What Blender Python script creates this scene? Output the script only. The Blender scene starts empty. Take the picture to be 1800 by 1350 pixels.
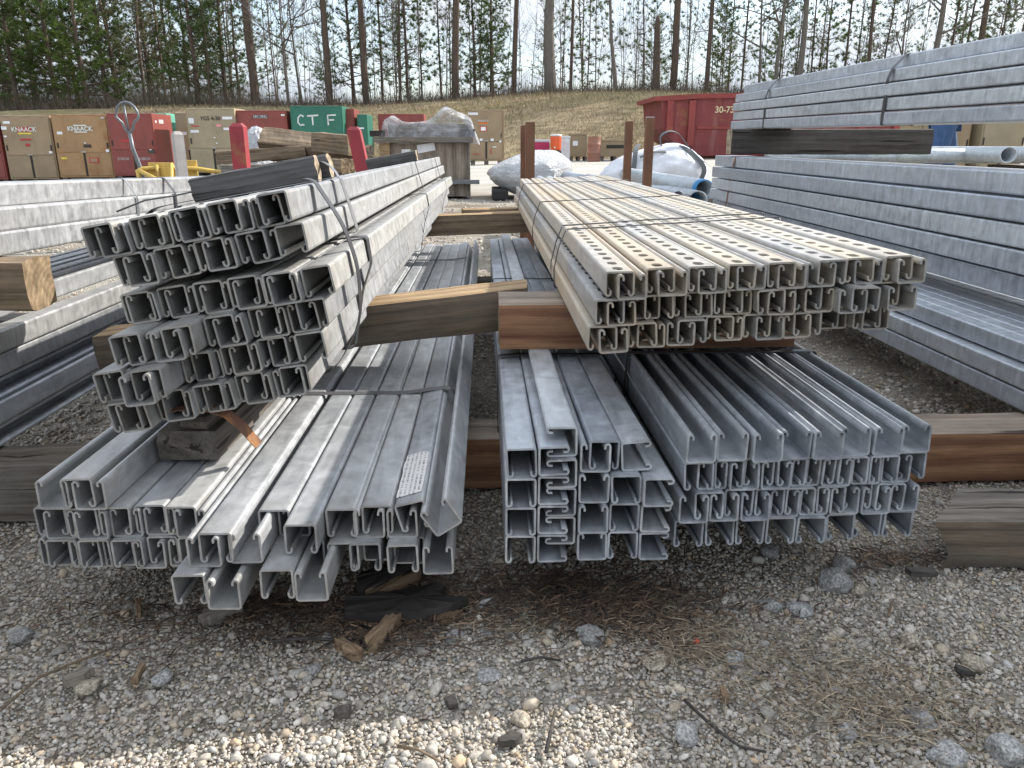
import bpy, bmesh, math, random
import numpy as np
from mathutils import Vector, Matrix, Euler
R_ = math.radians
rnd = random.Random(7)
nrng = np.random.default_rng(11)
SC = bpy.context.scene
COL = SC.collection

# ------------------------------------------------------------------ camera
CAM_H = 0.65
PITCH = math.radians(17.257)
YAW = math.radians(1.942)          # turned slightly to the right of the bundles' length
cd = bpy.data.cameras.new('camera')
cam = bpy.data.objects.new('camera', cd); COL.objects.link(cam)
cam.location = (0, 0, CAM_H)
cam.rotation_euler = (math.pi/2 - PITCH, 0, -YAW)
cd.sensor_width = 36; cd.lens = 1352/1800*36
cd.clip_start = 0.02; cd.clip_end = 2000
SC.camera = cam

# ------------------------------------------------------------------ sun and sky
SUN = Vector((1.37, 0.675, 1.0)).normalized()
SUN_EL = math.asin(SUN.z); SUN_AZ = math.atan2(SUN.x, SUN.y)
ld = bpy.data.lights.new('sun', 'SUN'); ld.energy = 3.2; ld.angle = R_(0.55); ld.color = (1.0, 0.955, 0.885)
sun = bpy.data.objects.new('sun', ld); COL.objects.link(sun)
sun.rotation_euler = SUN.to_track_quat('Z', 'Y').to_euler()
W = bpy.data.worlds.new('World'); SC.world = W; W.use_nodes = True
wn, wl = W.node_tree.nodes, W.node_tree.links
bg = wn['Background']; bg.inputs['Strength'].default_value = 0.135
sky = wn.new('ShaderNodeTexSky'); sky.sky_type = 'NISHITA'; sky.sun_disc = False
sky.sun_elevation = SUN_EL; sky.sun_rotation = SUN_AZ
sky.air_density = 1.0; sky.dust_density = 1.2; sky.ozone_density = 1.2
tc = wn.new('ShaderNodeTexCoord'); mp = wn.new('ShaderNodeMapping'); mp.inputs['Scale'].default_value = (1.0, 1.0, 2.6)
nz = wn.new('ShaderNodeTexNoise'); nz.inputs['Scale'].default_value = 3.4; nz.inputs['Detail'].default_value = 7; nz.inputs['Roughness'].default_value = .58
cr = wn.new('ShaderNodeValToRGB'); cr.color_ramp.elements[0].position = .34; cr.color_ramp.elements[1].position = .55
mx = wn.new('ShaderNodeMix'); mx.data_type = 'RGBA'
# cloud layer: thinner and dimmer towards the horizon, brighter overhead
sz = wn.new('ShaderNodeSeparateXYZ'); wl.new(tc.outputs['Generated'], sz.inputs[0])
cc = wn.new('ShaderNodeValToRGB'); ce = cc.color_ramp.elements
ce[0].position = .08; ce[0].color = (.49, .54, .60, 1); ce[1].position = .55; ce[1].color = (.95, 1.0, 1.06, 1)
sc_ = wn.new('ShaderNodeVectorMath'); sc_.operation = 'SCALE'; sc_.inputs['Scale'].default_value = 5.6
wl.new(sz.outputs['Z'], cc.inputs[0]); wl.new(cc.outputs[0], sc_.inputs[0]); wl.new(sc_.outputs[0], mx.inputs[7])
wl.new(tc.outputs['Generated'], mp.inputs[0]); wl.new(mp.outputs[0], nz.inputs['Vector']); wl.new(nz.outputs['Fac'], cr.inputs[0])
wl.new(cr.outputs[0], mx.inputs[0]); wl.new(sky.outputs[0], mx.inputs[6]); wl.new(mx.outputs[2], bg.inputs['Color'])
SC.view_settings.view_transform = 'Standard'; SC.view_settings.look = 'None'
SC.view_settings.exposure = 1.22; SC.view_settings.gamma = 1.0

# pixel of the 1800x1350 photograph -> a point of the place at a given distance
_F = np.array([math.sin(YAW)*math.cos(PITCH), math.cos(YAW)*math.cos(PITCH), -math.sin(PITCH)])
_Rt = np.array([math.cos(YAW), -math.sin(YAW), 0]); _U = np.cross(_Rt, _F); _O = np.array([0, 0, CAM_H])
def ray(u, v): return _F + (u-900)/1352*_Rt - (v-675)/1352*_U
def at_y(u, v, y): d = ray(u, v); return Vector(_O + d*(y/d[1]))
def at_z(u, v, z): d = ray(u, v); return Vector(_O + d*((z-CAM_H)/d[2]))

# ------------------------------------------------------------------ materials
def newmat(name):
    m = bpy.data.materials.new(name); m.use_nodes = True
    nt = m.node_tree; return m, nt.nodes, nt.links, nt.nodes['Principled BSDF']
def ramp(N, L, src, stops):
    r = N.new('ShaderNodeValToRGB'); e = r.color_ramp.elements
    e[0].position, e[0].color = stops[0][0], (*stops[0][1], 1)
    e[1].position, e[1].color = stops[-1][0], (*stops[-1][1], 1)
    for p, c in stops[1:-1]:
        k = e.new(p); k.color = (*c, 1)
    L.new(src, r.inputs[0]); return r
def coords(N, L, scale, rand=True, kind='Object'):
    t = N.new('ShaderNodeTexCoord'); m = N.new('ShaderNodeMapping'); m.inputs['Scale'].default_value = scale
    L.new(t.outputs[kind], m.inputs[0])
    if rand:
        oi = N.new('ShaderNodeObjectInfo'); mu = N.new('ShaderNodeVectorMath'); mu.operation = 'SCALE'
        mu.inputs[0].default_value = (37., 53., 71.); L.new(oi.outputs['Random'], mu.inputs['Scale'])
        L.new(mu.outputs[0], m.inputs['Location'])
    return m.outputs[0]
def noise(N, L, vec, scale, detail=4, rough=.55, dist=0):
    n = N.new('ShaderNodeTexNoise'); n.inputs['Scale'].default_value = scale; n.inputs['Detail'].default_value = detail
    n.inputs['Roughness'].default_value = rough; n.inputs['Distortion'].default_value = dist
    L.new(vec, n.inputs['Vector']); return n.outputs['Fac']
def mixc(N, L, fac, a, b, mode='MIX'):
    x = N.new('ShaderNodeMix'); x.data_type = 'RGBA'; x.blend_type = mode
    for i, s in ((0, fac), (6, a), (7, b)):
        if isinstance(s, (int, float)): x.inputs[i].default_value = s
        elif isinstance(s, tuple): x.inputs[i].default_value = (*s, 1)
        else: L.new(s, x.inputs[i])
    return x.outputs[2]
def bump(N, L, P, h, strength, dist=.002):
    b = N.new('ShaderNodeBump'); b.inputs['Strength'].default_value = strength; b.inputs['Distance'].default_value = dist
    L.new(h, b.inputs['Height']); L.new(b.outputs[0], P.inputs['Normal'])

def galv(name, lo=.30, hi=.52, tint=(.97, 1.0, 1.03), dust=0., dustcol=(.42, .34, .23), metal=.38, rough=.42, endgrime=.5, streak=(14, 95, 14), blot=1.):
    m, N, L, P = newmat(name)
    v = coords(N, L, (34, 34, 34))
    vs = coords(N, L, streak)
    a = noise(N, L, v, 1.0, 3, .6, .6)                      # zinc bloom
    s = noise(N, L, vs, 1.0, 3, .55, .9)                    # runs across the face
    vl = coords(N, L, (10, 1.1, 10)); l = noise(N, L, vl, 1.0, 3)
    vo = N.new('ShaderNodeTexVoronoi'); vo.inputs['Scale'].default_value = 2.1; L.new(v, vo.inputs['Vector'])
    add = N.new('ShaderNodeMath'); add.operation = 'MULTIPLY_ADD'; add.inputs[1].default_value = .62; L.new(s, add.inputs[0]); 
    m2 = N.new('ShaderNodeMath'); m2.operation = 'MULTIPLY'; m2.inputs[1].default_value = .38; L.new(a, m2.inputs[0]); L.new(m2.outputs[0], add.inputs[2])
    c = lambda k: tuple(k*t for t in tint)
    mid = (lo+hi)/2
    r = ramp(N, L, add.outputs[0], [(.36, c(lo)), (.5, c(mid)), (.55, c(mid*1.06)), (.66, c(hi))])
    vb = N.new('ShaderNodeSeparateColor'); L.new(vo.outputs['Color'], vb.inputs[0])
    col = mixc(N, L, .13, r.outputs[0], mixc(N, L, 1.0, vb.outputs[0], vb.outputs[0]), 'SOFT_LIGHT')
    oi = N.new('ShaderNodeObjectInfo'); pr = ramp(N, L, oi.outputs['Random'], [(0, (.80, .81, .83)), (.5, (.97, .97, .97)), (1, (1.06, 1.05, 1.02))])
    col = mixc(N, L, 1.0, col, pr.outputs[0], 'MULTIPLY')
    lr = ramp(N, L, l, [(.32, (.82, .82, .83)), (.62, (1.02, 1.02, 1.02))]); col = mixc(N, L, 1.0, col, lr.outputs[0], 'MULTIPLY')
    vb_ = coords(N, L, (16, 9, 16)); bb = noise(N, L, vb_, 1.0, 5, .68, .8); br_ = ramp(N, L, bb, [(.33, (.80, .81, .83)), (.5, (.98, .98, .98)), (.68, (1.08, 1.08, 1.07))]); col = mixc(N, L, blot, col, br_.outputs[0], 'MULTIPLY')
    # white-rust flecks and rust freckles
    vf = coords(N, L, (60, 22, 60)); f = noise(N, L, vf, 1.0, 5, .7)
    fr = ramp(N, L, f, [(.66, (0, 0, 0)), (.74, (1, 1, 1))]); col = mixc(N, L, fr.outputs[0], col, (.60, .60, .58))
    vr = coords(N, L, (9, 5, 9)); rr = noise(N, L, vr, 1.0, 6, .72)
    rm = ramp(N, L, rr, [(.70, (0, 0, 0)), (.80, (.75, .75, .75))]); col = mixc(N, L, rm.outputs[0], col, (.33, .20, .09))
    if dust > 0:
        vd = coords(N, L, (7, 1.6, 7)); d = noise(N, L, vd, 1.0, 5, .62)
        oi2 = N.new('ShaderNodeObjectInfo')
        ad = N.new('ShaderNodeMath'); ad.operation = 'MULTIPLY_ADD'; ad.inputs[1].default_value = .30; L.new(oi2.outputs['Random'], ad.inputs[0]); L.new(d, ad.inputs[2])
        dr = ramp(N, L, ad.outputs[0], [(.50, (0, 0, 0)), (.82, (dust, dust, dust))])
        col = mixc(N, L, dr.outputs[0], col, dustcol)
    # dirt on the sawn ends
    t = N.new('ShaderNodeTexCoord'); sp = N.new('ShaderNodeSeparateXYZ'); L.new(t.outputs['Object'], sp.inputs[0])
    er = ramp(N, L, sp.outputs['Y'], [(0.0, (endgrime,)*3), (.0006, (endgrime,)*3), (.05, (endgrime*.45,)*3), (.16, (0, 0, 0))])
    gn = noise(N, L, coords(N, L, (60, 30, 60)), 1.0, 4); gr = ramp(N, L, gn, [(.3, (.25, .25, .25)), (.65, (1, 1, 1))])
    ef = mixc(N, L, 1.0, er.outputs[0], gr.outputs[0], 'MULTIPLY')
    col = mixc(N, L, ef, col, (.235, .215, .185))
    L.new(col, P.inputs['Base Color'])
    P.inputs['Metallic'].default_value = metal
    ra = N.new('ShaderNodeMapRange'); ra.inputs['From Min'].default_value = .3; ra.inputs['From Max'].default_value = .7
    ra.inputs['To Min'].default_value = rough-.08; ra.inputs['To Max'].default_value = rough+.16
    L.new(a, ra.inputs['Value']); L.new(ra.outputs[0], P.inputs['Roughness'])
    bump(N, L, P, s, .12, .002)
    return m

def paint(name, col, rough=.5, dirt=.25, dirtcol=(.12, .10, .08), scale=3., metal=0, rust=0., spec=.5):
    m, N, L, P = newmat(name)
    n = noise(N, L, coords(N, L, (scale,)*3), 1.0, 6, .62); n2 = noise(N, L, coords(N, L, (scale*4, scale*4, scale*.6)), 1.0, 4)
    r = ramp(N, L, n, [(.30, tuple(c*.78 for c in col)), (.55, col), (.75, tuple(min(1, c*1.15) for c in col))])
    d = ramp(N, L, n2, [(.52, (0, 0, 0)), (.75, (dirt,)*3)])
    c = mixc(N, L, d.outputs[0], r.outputs[0], dirtcol)
    if rust:
        n3 = noise(N, L, coords(N, L, (scale*.8,)*3), 1.0, 8, .68); q = ramp(N, L, n3, [(.62-rust*.22, (0, 0, 0)), (.74-rust*.2, (.9, .9, .9))])
        c = mixc(N, L, q.outputs[0], c, (.24, .105, .035))
    L.new(c, P.inputs['Base Color']); P.inputs['Roughness'].default_value = rough; P.inputs['Metallic'].default_value = metal
    P.inputs['Specular IOR Level'].default_value = spec
    bump(N, L, P, n2, .12, .003)
    return m

def wood(name, light, dark, ring=9., rough=.8, grey=None, greyamt=0., contrast=1., plain=False, axis=0, gw=.5, wd=7.):
    """long grain runs along one local axis"""
    def ax(l, t): v = [t, t, t]; v[axis] = l; return tuple(v)
    m, N, L, P = newmat(name)
    g = noise(N, L, coords(N, L, ax(2.2, 75)), 1.0, 7, .7, .4)
    gf = noise(N, L, coords(N, L, ax(6, 260)), 1.0, 3, .6)
    w = N.new('ShaderNodeTexWave'); w.wave_type = 'RINGS'; w.rings_direction = 'XYZ'[axis]
    w.inputs['Scale'].default_value = ring; w.inputs['Distortion'].default_value = wd; w.inputs['Detail'].default_value = 3; w.inputs['Detail Scale'].default_value = .8; w.inputs['Detail Roughness'].default_value = .6
    L.new(coords(N, L, ax(.9, 6.5)), w.inputs['Vector'])
    mi = tuple((a+b)/2 for a, b in zip(light, dark))
    r1 = ramp(N, L, w.outputs['Fac'], [(.08, light), (.55, mi), (.92, dark)])
    r2 = ramp(N, L, g, [(.30, tuple(c*.5 for c in dark)), (.5, mi), (.70, light)])
    c = mixc(N, L, gw, r1.outputs[0], r2.outputs[0])
    fr = ramp(N, L, gf, [(.32, (.62, .60, .58)), (.6, (1.1, 1.1, 1.1))]); c = mixc(N, L, .8, c, fr.outputs[0], 'MULTIPLY')
    if grey:
        n = noise(N, L, coords(N, L, ax(2.6, 11)), 1.0, 6, .65); q = ramp(N, L, n, [(.38, (greyamt,)*3), (.64, (greyamt*.2,)*3)])
        gg = ramp(N, L, g, [(.33, tuple(k*.45 for k in grey)), (.68, grey)])
        c = mixc(N, L, q.outputs[0], c, gg.outputs[0])
    cr_ = noise(N, L, coords(N, L, ax(1.9, 48)), 1.0, 3, .5, .2); k = ramp(N, L, cr_, [(.31, (.13, .11, .10)), (.345, (1, 1, 1))])
    c = mixc(N, L, .85*contrast, c, k.outputs[0], 'MULTIPLY')
    st = noise(N, L, coords(N, L, ax(4, 9)), 1.0, 5, .7); sr = ramp(N, L, st, [(.36, (.68, .66, .64)), (.6, (1.06, 1.06, 1.06))]); c = mixc(N, L, .8, c, sr.outputs[0], 'MULTIPLY')
    L.new(c, P.inputs['Base Color']); P.inputs['Roughness'].default_value = rough; P.inputs['Specular IOR Level'].default_value = .25
    ad = N.new('ShaderNodeMath'); ad.operation = 'MULTIPLY'; L.new(g, ad.inputs[0]); L.new(k.outputs[0], ad.inputs[1])
    bump(N, L, P, ad.outputs[0], .7, .004)
    return m
def endgrain(name, light, dark):
    m, N, L, P = newmat(name)
    w = N.new('ShaderNodeTexWave'); w.wave_type = 'RINGS'; w.rings_direction = 'X'; w.inputs['Scale'].default_value = 28; w.inputs['Distortion'].default_value = 5; w.inputs['Detail'].default_value = 2
    L.new(coords(N, L, (1, 1, 1), False), w.inputs['Vector'])
    n = noise(N, L, coords(N, L, (40, 40, 40)), 1, 5)
    mi = tuple((a+b)/2 for a, b in zip(light, dark)); r = ramp(N, L, w.outputs['Fac'], [(.2, tuple(.5*a+.5*b for a, b in zip(light, mi))), (.9, tuple(.5*a+.5*b for a, b in zip(dark, mi)))]); q = ramp(N, L, n, [(.35, (.42, .40, .38)), (.65, (1, 1, 1))])
    L.new(mixc(N, L, 1, r.outputs[0], q.outputs[0], 'MULTIPLY'), P.inputs['Base Color']); P.inputs['Roughness'].default_value = .85
    P.inputs['Specular IOR Level'].default_value = .2
    return m
def flat(name, col, rough=.6, metal=0., spec=.4, alpha=None):
    m, N, L, P = newmat(name)
    n = noise(N, L, coords(N, L, (14, 14, 14)), 1.0, 5); r = ramp(N, L, n, [(.3, tuple(c*.82 for c in col)), (.7, tuple(min(1, c*1.1) for c in col))])
    L.new(r.outputs[0], P.inputs['Base Color']); P.inputs['Roughness'].default_value = rough; P.inputs['Metallic'].default_value = metal; P.inputs['Specular IOR Level'].default_value = spec
    return m
M = {}
LONGI = (42, 7, 42)
M['galv'] = galv('galvanized_steel', .36, .58, (.975, 1.0, 1.02), .2, (.44, .42, .38), metal=.30, streak=LONGI)
M['galv_dusty'] = galv('galvanized_steel_dusty', .27, .44, (.99, 1.0, .995), .28, (.36, .33, .27), .32, .5, .75, blot=.25)
M['galv_tan'] = galv('galvanized_steel_ochre_dust', .36, .54, (1.0, .98, .95), .80, (.52, .40, .26), .3, .5, .75, streak=LONGI)
M['galv_pale'] = galv('galvanized_steel_pale_dust', .38, .58, (1.0, .975, .925), .72, (.50, .405, .28), .3, .48, .65, streak=LONGI)
M['galv_blue'] = galv('galvanized_steel_fresh', .36, .60, (.945, 1.0, 1.065), .12, (.42, .41, .39), metal=.32, rough=.40, endgrime=.1, streak=LONGI)
M['galv_long'] = galv('galvanized_steel_streaked', .42, .62, (.945, 1.0, 1.065), 0, metal=.5, rough=.40, endgrime=.1, streak=(9, 70, 9), blot=.35)
M['galv_white'] = galv('galvanized_steel_bright', .31, .49, (.99, 1.0, 1.01), .15, (.45, .40, .32), .5, .42, .1, blot=.4)
M['strap'] = flat('dark_steel_strapping', (.075, .075, .08), .42, .6)
M['strap_pale'] = flat('grey_steel_strapping', (.30, .30, .31), .38, .7)
M['rust'] = paint('rusty_steel', (.17, .075, .038), .75, .5, (.07, .035, .02), 9)
M['rust_strap'] = paint('rusty_strapping', (.16, .075, .045), .7, .8, (.38, .17, .05), 14)
M['wire'] = flat('dark_wire', (.11, .11, .115), .45, .5)
M['wood_red'] = wood('wood_fir_red', (.36, .19, .10), (.165, .062, .03), 1.5, .7, (.26, .20, .15), .30, gw=.22, wd=9.)
M['wood_redtop'] = wood('wood_fir_pale_top', (.42, .345, .27), (.27, .19, .13), 1.7, .85, (.33, .29, .25), .6)  # paler and greyer than the fir sides, for upper faces
M['wood_grey'] = wood('wood_weathered_grey', (.30, .255, .205), (.135, .105, .08), 2.2, .9, (.21, .195, .175), .8)
M['wood_brown'] = wood('wood_weathered_brown', (.32, .235, .15), (.14, .09, .052), 2.0, .88, (.22, .19, .155), .55)
M['wood_umber'] = wood('wood_weathered_umber', (.235, .175, .12), (.10, .07, .046), 2.0, .9, (.19, .17, .145), .6)
M['wood_tan'] = wood('wood_weathered_tan_lit_top', (.46, .335, .20), (.26, .17, .09), 2.0, .88)  # tan wood, and timber tops with sunlight put into the colour
M['wood_dark'] = wood('wood_dark_wet', (.105, .09, .08), (.05, .042, .036), 2., .8, (.11, .105, .10), .6)
M['wood_black'] = wood('wood_charred', (.06, .052, .047), (.024, .021, .019), 2., .75, (.07, .065, .06), .4)
M['ply'] = wood('plywood_weathered', (.36, .30, .235), (.15, .11, .08), .55, .85, (.27, .25, .22), .35, .5, axis=2)
M['wood_wet'] = wood('wood_wet_grey', (.115, .11, .105), (.065, .06, .056), 5, .6, (.15, .145, .14), .5)
M['end_tan'] = endgrain('end_grain_tan', (.36, .27, .17), (.24, .17, .10))
M['end_pale'] = endgrain('end_grain_pale', (.52, .43, .32), (.38, .29, .19))
M['end_dark'] = endgrain('end_grain_dark', (.10, .08, .06), (.05, .04, .03))
M['wood_off'] = wood('wood_offcut_brown', (.17, .145, .12), (.075, .06, .05), 2., .8, (.17, .16, .15), .5, axis=1)
M['chip'] = wood('wood_chip_tan', (.36, .26, .165), (.17, .115, .07), 2.5, .85)

# ------------------------------------------------------------------ mesh helpers
class MB:
    def __init__(s): s.v = []; s.f = []; s.m = []
    def add(s, vs, fs, mi=0):
        o = len(s.v); s.v += [tuple(v) for v in vs]; s.f += [tuple(i+o for i in f) for f in fs]; s.m += [mi]*len(fs); return s
    def box(s, x0, x1, y0, y1, z0, z1, mi=0, bev=0.):
        if bev <= 0:
            vs = [(x, y, z) for z in (z0, z1) for y in (y0, y1) for x in (x0, x1)]
            return s.add(vs, [(0, 2, 3, 1), (4, 5, 7, 6), (0, 1, 5, 4), (2, 6, 7, 3), (0, 4, 6, 2), (1, 3, 7, 5)], mi)
        b = min(bev, (x1-x0)*.45, (y1-y0)*.45, (z1-z0)*.45)
        bm = bmesh.new(); bmesh.ops.create_cube(bm, size=1)
        for v in bm.verts: v.co = ((x0+x1)/2+v.co.x*(x1-x0), (y0+y1)/2+v.co.y*(y1-y0), (z0+z1)/2+v.co.z*(z1-z0))
        bmesh.ops.bevel(bm, geom=list(bm.edges), offset=b, segments=2, affect='EDGES', profile=.6)
        bm.verts.index_update(); s.add([v.co[:] for v in bm.verts], [[v.index for v in f.verts] for f in bm.faces], mi); bm.free(); return s
    def tube(s, pts, rad, n=8, mi=0, cap=True, closed=False):
        pts = [Vector(p) for p in pts]; k = len(pts)
        rad = rad if isinstance(rad, (list, tuple)) else [rad]*k
        vs = []; up = Vector((0, 0, 1)); prev = None
        for i, p in enumerate(pts):
            if closed: t = pts[(i+1) % k]-pts[i-1]
            else: t = pts[min(i+1, k-1)]-pts[max(i-1, 0)]
            t.normalize()
            a = prev if prev is not None else (Vector((1, 0, 0)) if abs(t.x) < .8 else Vector((0, 1, 0)))
            a = a - t*a.dot(t)
            if a.length < 1e-5: a = t.orthogonal()
            a.normalize(); b = t.cross(a); prev = a
            vs += [p + a*(rad[i]*math.cos(2*math.pi*j/n)) + b*(rad[i]*math.sin(2*math.pi*j/n)) for j in range(n)]
        fs = [(i*n+j, i*n+(j+1) % n, ((i+1) % k)*n+(j+1) % n, ((i+1) % k)*n+j) for i in range(k if closed else k-1) for j in range(n)]
        if cap and not closed: fs += [tuple(range(n-1, -1, -1)), tuple((k-1)*n+j for j in range(n))]
        return s.add(vs, fs, mi)
    def ribbon(s, pts, wdir, w, t, closed=False, mi=0):
        """flat strap: path pts, width along wdir, thickness t"""
        pts = [Vector(p) for p in pts]; k = len(pts); wd = Vector(wdir).normalized(); vs = []
        for i, p in enumerate(pts):
            tg = (pts[(i+1) % k]-pts[i-1]) if closed else (pts[min(i+1, k-1)]-pts[max(i-1, 0)])
            tg.normalize(); nn = tg.cross(wd)
            if nn.length < 1e-6: nn = Vector((0, 0, 1))
            nn.normalize()
            vs += [p+wd*(w/2)+nn*(t/2), p-wd*(w/2)+nn*(t/2), p-wd*(w/2)-nn*(t/2), p+wd*(w/2)-nn*(t/2)]
        fs = [(i*4+j, i*4+(j+1) % 4, ((i+1) % k)*4+(j+1) % 4, ((i+1) % k)*4+j) for i in range(k if closed else k-1) for j in range(4)]
        if not closed: fs += [(3, 2, 1, 0), ((k-1)*4, (k-1)*4+1, (k-1)*4+2, (k-1)*4+3)]
        return s.add(vs, fs, mi)
    def prism(s, poly, y0, y1, mi=0):
        """polygon in xz extruded in y"""
        n = len(poly); vs = [(x, y0, z) for x, z in poly]+[(x, y1, z) for x, z in poly]
        fs = [tuple(range(n)), tuple(range(2*n-1, n-1, -1))]+[(i, i+n, (i+1) % n+n, (i+1) % n) for i in range(n)]
        return s.add(vs, fs, mi)
    def mesh(s, name, mats, smooth=False):
        me = bpy.data.meshes.new(name); me.from_pydata(s.v, [], s.f)
        for m in (mats if isinstance(mats, (list, tuple)) else [mats]): me.materials.append(m)
        if any(s.m): me.polygons.foreach_set('material_index', s.m)
        bm = bmesh.new(); bm.from_mesh(me); bmesh.ops.recalc_face_normals(bm, faces=bm.faces); bm.to_mesh(me); bm.free()
        if smooth: me.polygons.foreach_set('use_smooth', [True]*len(me.polygons))
        me.update(); return me
    def obj(s, name, mats, parent=None, smooth=False, loc=None, rot=None):
        return link(name, s.mesh(name, mats, smooth), parent, loc, rot)
def link(name, data, parent=None, loc=None, rot=None):
    o = bpy.data.objects.new(name, data); COL.objects.link(o)
    if parent is not None: o.parent = parent
    if loc is not None: o.location = loc
    if rot is not None: o.rotation_euler = rot
    return o
def tag(o, label=None, cat=None, group=None, kind=None):
    if label: o['label'] = label
    if cat: o['category'] = cat
    if group: o['group'] = group
    if kind: o['kind'] = kind
    return o
def thing(name, label, cat, loc=(0, 0, 0), rotz=0, group=None):
    return tag(link(name, None, None, loc, (0, 0, rotz)), label, cat, group)
def copy_tree(o, parent=None):
    c = o.copy(); COL.objects.link(c)
    if parent is not None: c.parent = parent
    for ch in o.children: copy_tree(ch, c)
    return c
def text(body, size, mat, parent, loc, rot, align='CENTER', ext=.001, name='lettering', sx=1., off=0.):
    cu = bpy.data.curves.new(name, 'FONT'); cu.body = body; cu.size = size; cu.align_x = align; cu.align_y = 'CENTER'; cu.extrude = ext; cu.offset = off
    o = link(name, cu, parent, loc, rot); dg = bpy.context.evaluated_depsgraph_get(); me = bpy.data.meshes.new_from_object(o.evaluated_get(dg)); bpy.data.objects.remove(o); bpy.data.curves.remove(cu)
    me.materials.clear(); me.materials.append(mat); o = link(name, me, parent, loc, rot); o.scale.x = sx; return o
def fast_mesh(name, V, Fa, nper, mats, colors=None, smooth=False):
    """V (n,3) float, Fa (m,nper) int"""
    me = bpy.data.meshes.new(name); me.vertices.add(len(V)); me.vertices.foreach_set('co', np.ascontiguousarray(V, np.float32).ravel())
    me.loops.add(Fa.size); me.loops.foreach_set('vertex_index', np.ascontiguousarray(Fa, np.int32).ravel())
    me.polygons.add(len(Fa)); me.polygons.foreach_set('loop_start', np.arange(0, Fa.size, nper, dtype=np.int32))
    me.polygons.foreach_set('loop_total', np.full(len(Fa), nper, np.int32))
    if smooth: me.polygons.foreach_set('use_smooth', np.ones(len(Fa), bool))
    for m in (mats if isinstance(mats, (list, tuple)) else [mats]): me.materials.append(m)
    if colors is not None:
        at = me.color_attributes.new('tone', 'FLOAT_COLOR', 'POINT'); c = np.ones((len(V), 4), np.float32); c[:, :3] = colors; at.data.foreach_set('color', c.ravel())
    me.update(calc_edges=True); me.validate(); return me

# ------------------------------------------------------------------ ground, bank, road
def sstep(a, b, x):
    t = min(1, max(0, (x-a)/(b-a))); return t*t*(3-2*t)
def far_level(x):
    if x < 0: return -.09+.32*min(1, max(0, (x+9)/9))
    return .23+.10*min(1, x/6)
def ground_z(x, y): return far_level(x)*sstep(9.5, 17, y)
def bank_z(x, y):
    top = 1.78+.5*min(1, max(0, (x+14)/15))+.12*min(1, max(0, x/6)) + .12*math.sin(x*.35)
    return far_level(x) + (top-far_level(x))*(.55*sstep(22, 29.5, y)+.45*max(0, min(1, (y-22)/7.5)))

def ground_material():
    m, N, L, P = newmat('gravel_yard')
    g = coords(N, L, (1, 1, 1), False)
    vo = N.new('ShaderNodeTexVoronoi'); vo.inputs['Scale'].default_value = 150; L.new(g, vo.inputs['Vector'])
    sc = N.new('ShaderNodeSeparateColor'); L.new(vo.outputs['Color'], sc.inputs[0])
    st = ramp(N, L, sc.outputs[0], [(0, (.19, .17, .14)), (.25, (.27, .245, .205)), (.55, (.345, .32, .275)), (.8, (.37, .31, .23)), (1, (.48, .46, .42))])
    n1 = noise(N, L, g, 2.2, 6, .6); d = ramp(N, L, n1, [(.35, (.55, .5, .45)), (.6, (1, 1, 1))])
    c = mixc(N, L, 1, st.outputs[0], d.outputs[0], 'MULTIPLY')
    # trodden pale road further back
    sp = N.new('ShaderNodeSeparateXYZ'); L.new(g, sp.inputs[0])
    ry = ramp(N, L, sp.outputs['Y'], [(0, (0, 0, 0)), (1, (0, 0, 0))])
    mr = N.new('ShaderNodeMapRange'); mr.inputs['From Min'].default_value = 9; mr.inputs['From Max'].default_value = 13; L.new(sp.outputs['Y'], mr.inputs['Value'])
    n2 = noise(N, L, coords(N, L, (.25, 1.6, 1), False), 1.0, 6, .6); rc = ramp(N, L, n2, [(.3, (.36, .33, .28)), (.5, (.46, .43, .38)), (.7, (.55, .53, .49))])
    c = mixc(N, L, mr.outputs[0], c, rc.outputs[0])
    L.new(c, P.inputs['Base Color']); P.inputs['Roughness'].default_value = .92; P.inputs['Specular IOR Level'].default_value = .2
    bump(N, L, P, vo.outputs['Distance'], .7, .01)
    return m
M['ground'] = ground_material()
xs = np.concatenate([np.linspace(-140, -14, 16), np.linspace(-12, -2, 14), np.linspace(-1.8, 1.8, 60), np.linspace(2, 12, 14), np.linspace(14, 140, 16)])
ys = np.concatenate([np.linspace(-30, -1, 8), np.linspace(0, 2.4, 50), np.linspace(2.6, 8, 16), np.linspace(9, 22.4, 24)])
def near_bumps(x, y):
    return .010*math.sin(3.1*x+1.3*y)*math.sin(2.3*y-.6*x)+.006*math.sin(9*x-4*y)*math.sin(7*y+2) if abs(x) < 3 and y < 4 else 0
gm = MB(); V = [(x, y, ground_z(x, y)+near_bumps(x, y)*.6-.006) for y in ys for x in xs]; nx = len(xs)
gm.add(V, [(j*nx+i, j*nx+i+1, (j+1)*nx+i+1, (j+1)*nx+i) for j in range(len(ys)-1) for i in range(nx-1)])
tag(gm.obj('ground', M['ground'], smooth=True), kind='structure')

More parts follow.
